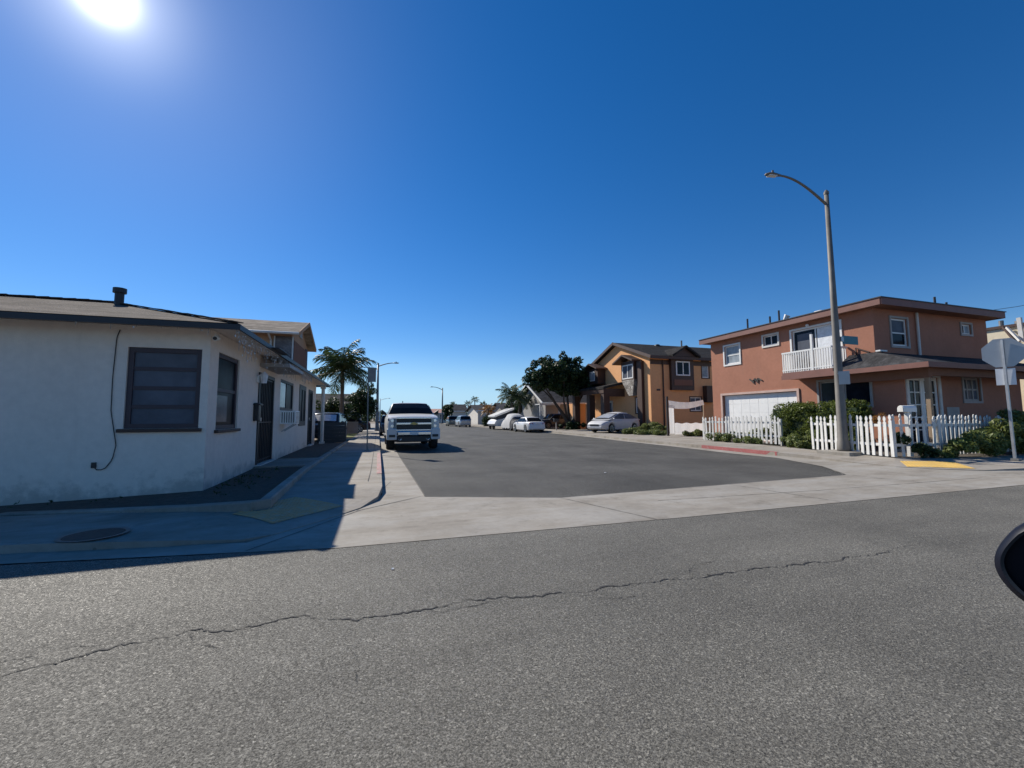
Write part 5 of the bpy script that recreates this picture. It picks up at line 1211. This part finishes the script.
def hedge(name, label, x0, x1, y0, y1, z0, z1, n, size, mat, seed, cat='hedge'):
    r = thing(name, label, cat, ((x0+x1)/2, (y0+y1)/2, z0)); rng = random.Random(seed); cl = []; s_ = min(x1-x0, y1-y0)/2*.42
    for i in range(int(70+40*(x1-x0)*(y1-y0))): cl.append(((rng.uniform(x0+s_, x1-s_), rng.uniform(y0+s_, y1-s_), rng.uniform(z0+s_*.6, z1-s_*rng.uniform(.85, 1.1))), (s_*1.05, s_*1.05, s_)))
    leaf_mesh('foliage', M[mat], cl, n, size, r, seed=seed, up=.2)
    g = MB(); g.box(x0+s_*1.2, x1-s_*1.2, y0+s_*1.2, y1-s_*1.2, z0, z1-s_*1.5); g.build('inner_twigs', M['leafdark'], r)
    return r
hedge('hedge', 'tall clipped green hedge in front of the terracotta house', 17.1, 18.3, 10.8, 14.95, .12, 2.12, 44000, .048, 'leafhedge', 51)
hedge('hedge', 'low dark clipped hedge beside the far silver hatchback', 14.4, 17.6, 58.6, 60.2, .1, 1.75, 3500, .12, 'leafdark', 52)
def bush(label, blobs, n, size, seed, mat='leafbush', name='shrub', group=None):
    cl = []
    for i, (c_, r_, k_, s_) in enumerate(blobs): cl += blob(c_, r_, k_, s_, seed+i)
    c0_ = blobs[0][0]; return tree(name, label, c0_[0], c0_[1], .12, cl, None, n, size, mat, seed, group, 'shrub', .5)
bush('low wild shrubs growing through the base of the shorter picket fence', [((16.55, 17.0, .38), (.35, 1.0, .28), 12, .22), ((16.5, 15.2, .3), (.3, 1.2, .16), 12, .16), ((17.45, 16.2, .5), (.3, 2.0, .4), 22, .22)], 9000, .045, 61)
bush('leafy ground shrubs in the gap between the two sunlit picket fences', [((17.0, 12.9, .5), (.7, .95, .4), 22, .24), ((16.2, 12.6, .3), (.4, .9, .16), 10, .16)], 7000, .05, 63)
bush('big overgrown bush by the octagonal sign', [((19.6, 8.0, .8), (1.5, .5, .55), 26, .3), ((18.2, 7.95, .55), (.9, .4, .35), 12, .24), ((21.6, 7.9, .7), (1.2, .5, .5), 16, .3), ((19.8, 8.0, 1.3), (.6, .35, .25), 8, .18), ((17.3, 8.0, .5), (.75, .35, .38), 12, .2), ((16.5, 8.15, .32), (.5, .2, .22), 8, .14)], 22000, .055, 65)
bush('dark creeping plants at the foot of the shaded picket fence', [((16.0, 8.35, .35), (.9, .16, .2), 12, .14), ((15.4, 8.75, .6), (.3, .3, .4), 6, .15)], 2500, .05, 71, 'leafdark')
bush('reddish seed head shrub poking up behind the sunlit picket fence', [((16.3, 9.8, 1.25), (.25, .3, .3), 6, .14)], 350, .04, 73, 'orangeleaf')
bush('long green ground cover bank in front of the orange house', [((18.3, 27.0, .4), (1.3, .8, .25), 16, .25), ((20.4, 27.4, .55), (1.6, .8, .4), 22, .28), ((22.8, 27.3, .45), (1.2, .7, .3), 14, .26), ((19.7, 22.2, .3), (1.5, .4, .24), 30, .2), ((18.3, 24.6, .3), (.9, 1.2, .24), 22, .22), ((17.7, 25.6, .28), (.5, 1.2, .2), 14, .18)], 26000, .052, 75)
bush('dark shrubs heaped round the foot of the big spreading tree', [((19.2, 39.2, .5), (1.5, .6, .5), 14, .3), ((21.3, 39.0, .4), (.8, .6, .35), 8, .25)], 2600, .1, 79, 'leafdark')

# ------------------------------------------------------------------ grey gabled house and the far end of the street
h = thing('gabled_house', 'low grey house with a broad dark roof behind the spreading tree', 'house', (20, 47, .1))
Gw = Plane((0, 47, 0), (1, 0, 0), (0, -1, 0)); gwn = (22.4, 23.6, 1.0, 2.2)
g = MB(); Gw.wall(g, 19.4, 33, 0, 3.2, [gwn]); g.box(19.4, 19.6, 47.01, 57, 0, 3.2); g.face((19.4, 47, 3.2), (19.4, 57, 3.2), (19.4, 52, 5.4)); g.box(32.8, 33, 47.1, 57, 0, 3.2); g.build('wall', M['greywall'], h)
g = MB(); gable_x(g, 18.7, 33.5, 46.2, 52, 57.8, 3.15, 5.9, .14); g.build('roof', M['roofgrey'], h)
g = MB(); g.bar((18.68, 46.18, 3.08), (18.68, 52, 5.82), .05, .24); g.bar((18.68, 52, 5.82), (18.68, 57.8, 3.08), .05, .24); g.box(18.7, 33.5, 46.12, 46.18, 2.98, 3.16); g.build('bargeboard', M['whitetrim'], h)
window(h, Gw, gwn, M['whitetrim'], M['glass'], vs=(.5,), fw=.08)
g = MB(); g.box(17.7, 20.3, 44.6, 46.1, 2.86, 2.95); g.box(17.66, 20.3, 44.55, 44.6, 2.8, 3.02); g.build('porch_canopy', M['whitetrim'], h)
for x in (17.8, 20.2): g = MB(); g.box(x-.06, x+.06, 44.65, 44.77, .1, 2.85); g.build('porch_post', M['whitetrim'], h)
r = thing('letter_box', 'dark letter box on a short post at the kerb right of the white sedan', 'mailbox', (16.5, 37.3, .14)); g = MB(); g.box(16.46, 16.54, 37.26, 37.34, .1, .95); g.build('post', M['greytrim'], r); g = MB(); g.box(16.25, 16.75, 37.15, 37.45, .951, 1.25); g.build('box', M['black'], r, bevel=.03)
def simple_house(label, x0, x1, y0, y1, hgt, rise, wm, rm, cat='house', wins=(), along='x', fas='whitetrim'):
    h = thing('small_house', label, cat, (x0, y0, 0)); P = Plane((0, y0, 0), (1, 0, 0), (0, -1, 0))
    g = MB(); P.wall(g, x0, x1, 0, hgt, wins); g.box(x0, x0+.2, y0+.01, y1, 0, hgt); g.box(x1-.2, x1, y0+.01, y1, 0, hgt); g.face((x0, y0, hgt), (x0, y1, hgt), (x0, (y0+y1)/2, hgt+rise)); g.build('wall', M[wm], h)
    g = MB(); gable_x(g, x0-.5, x1+.5, y0-.6, (y0+y1)/2, y1+.6, hgt, hgt+rise+.15, .15); g.build('roof', M[rm], h)
    g = MB(); g.box(x0-.5, x1+.5, y0-.65, y0-.602, hgt-.17, hgt+.02); g.build('fascia', M[fas], h)
    for w in wins: window(h, P, w, M['whitetrim'], M['glass'], vs=(.5,), fw=.08)
    return h
simple_house('long low building with a red tiled roof across the far junction', 8.5, 18.6, 108, 118, 2.6, 1.0, 'palewall', 'roofred', 'building', [(9.6, 11, .9, 2.2), (12.4, 13.8, .9, 2.2), (15.2, 16.8, .9, 2.2)])
simple_house('pale cream house with a flat looking dark roof behind the far hedge', 17.5, 25, 75, 84, 2.7, 1.0, 'palewall', 'roofgrey', wins=[(19, 20.4, 1, 2.1), (21.6, 23, 1, 2.1)])
simple_house('far white house half hidden left of the pale cream house', 15.9, 19.5, 95.5, 103, 2.9, 1.5, 'palewall', 'roofgrey')
simple_house('small pale house between the palm and the far hedge', 19.0, 26, 62.5, 71, 2.5, 1.2, 'greywall', 'roofgrey', wins=[(19.2, 20.6, 1, 2)])
simple_house('far low house at the end of the left pavement', -16, -2.2, 52, 60, 2.8, 1.5, 'greywall', 'roofgrey')
h = thing('flat_roofed_building', 'cream flat roofed building behind the right end of the terracotta house', 'building', (33, 9, 0))
g = MB(); g.box(32.2, 60, 4, 13.7, 0, 6.1); g.build('wall', M['cream'], h); g = MB(); g.box(32.1, 60.1, 3.9, 13.8, 6.101, 6.25); g.build('parapet_cap', M['darktrim'], h)
for (y, z) in ((13.2, .35), (12.6, .2), (12.2, .55)): g = MB(); g.tube([(32.6, y, 6.2), (32.6, y, 6.25+z)], .1, 10); g.build('roof_vent', M['steeldark'], h)
g = MB(); g.bar((32.0, 12.9, 6.15), (31.7, 12.35, 5.2), .1, .1); g.build('stair_brace', M['darktrim'], h)
g = MB(); g.bar((31.95, 12.75, 6.1), (31.65, 12.2, 5.25), .1, .1); g.build('stair_brace', M['dirtywhite'], h)
g = MB(); g.bar((31.9, 12.25, 6.5), (31.9, 12.22, 5.2), .16, .16); g.build('stair_brace', M['dirtywhite'], h)
r = thing('garden_shed', 'brick red outbuilding behind the octagonal sign at the right edge', 'shed', (31, 10, 0)); g = MB(); g.box(29.6, 31.5, 8, 11.35, 0, 3.7); g.build('wall', M['terra'], r); g = MB(); g.box(29.5, 31.6, 7.9, 11.45, 3.701, 3.85); g.build('roof', M['fascia'], r)
# low far tree line that closes the view at the horizon
cl = []; rng = random.Random(99)
for i in range(170): x = rng.uniform(-70, 160); cl.append(((x, rng.uniform(150, 185), rng.uniform(.5, 2.6)), (3.5, 3, rng.uniform(1.2, 2.4))))
leaf_mesh('distant_trees', M['leafdark'], cl, 9000, .6, seed=9)['kind'] = 'stuff'

# overhead wire at the right, and two scraps of litter
r = tag(MB().tube(resample([(26.8, 12.5, 6.3), (30, 11.2, 6.75), (36, 9, 8.2), (48, 5, 11)], 24), .012, 5).build('overhead_wire', M['cable']), 'thin overhead wire slanting up from the terracotta house at the right', 'wire')
for (x, y, a, lab) in ((.16, 4.25, .014, 'tiny white scrap lying on the near road below the concrete gutter'), (5.6, 9.6, .03, 'tiny white scrap lying on the side street asphalt')):
    g = MB(); g.prism([(x-a, y-a*.6, .006), (x+a, y-a*.4, .006), (x+a*.7, y+a*.7, .009), (x-a*.5, y+a*.5, .012)], (0, 0, .006)); tag(g.build('litter', M['whitetrim']), lab, 'litter')
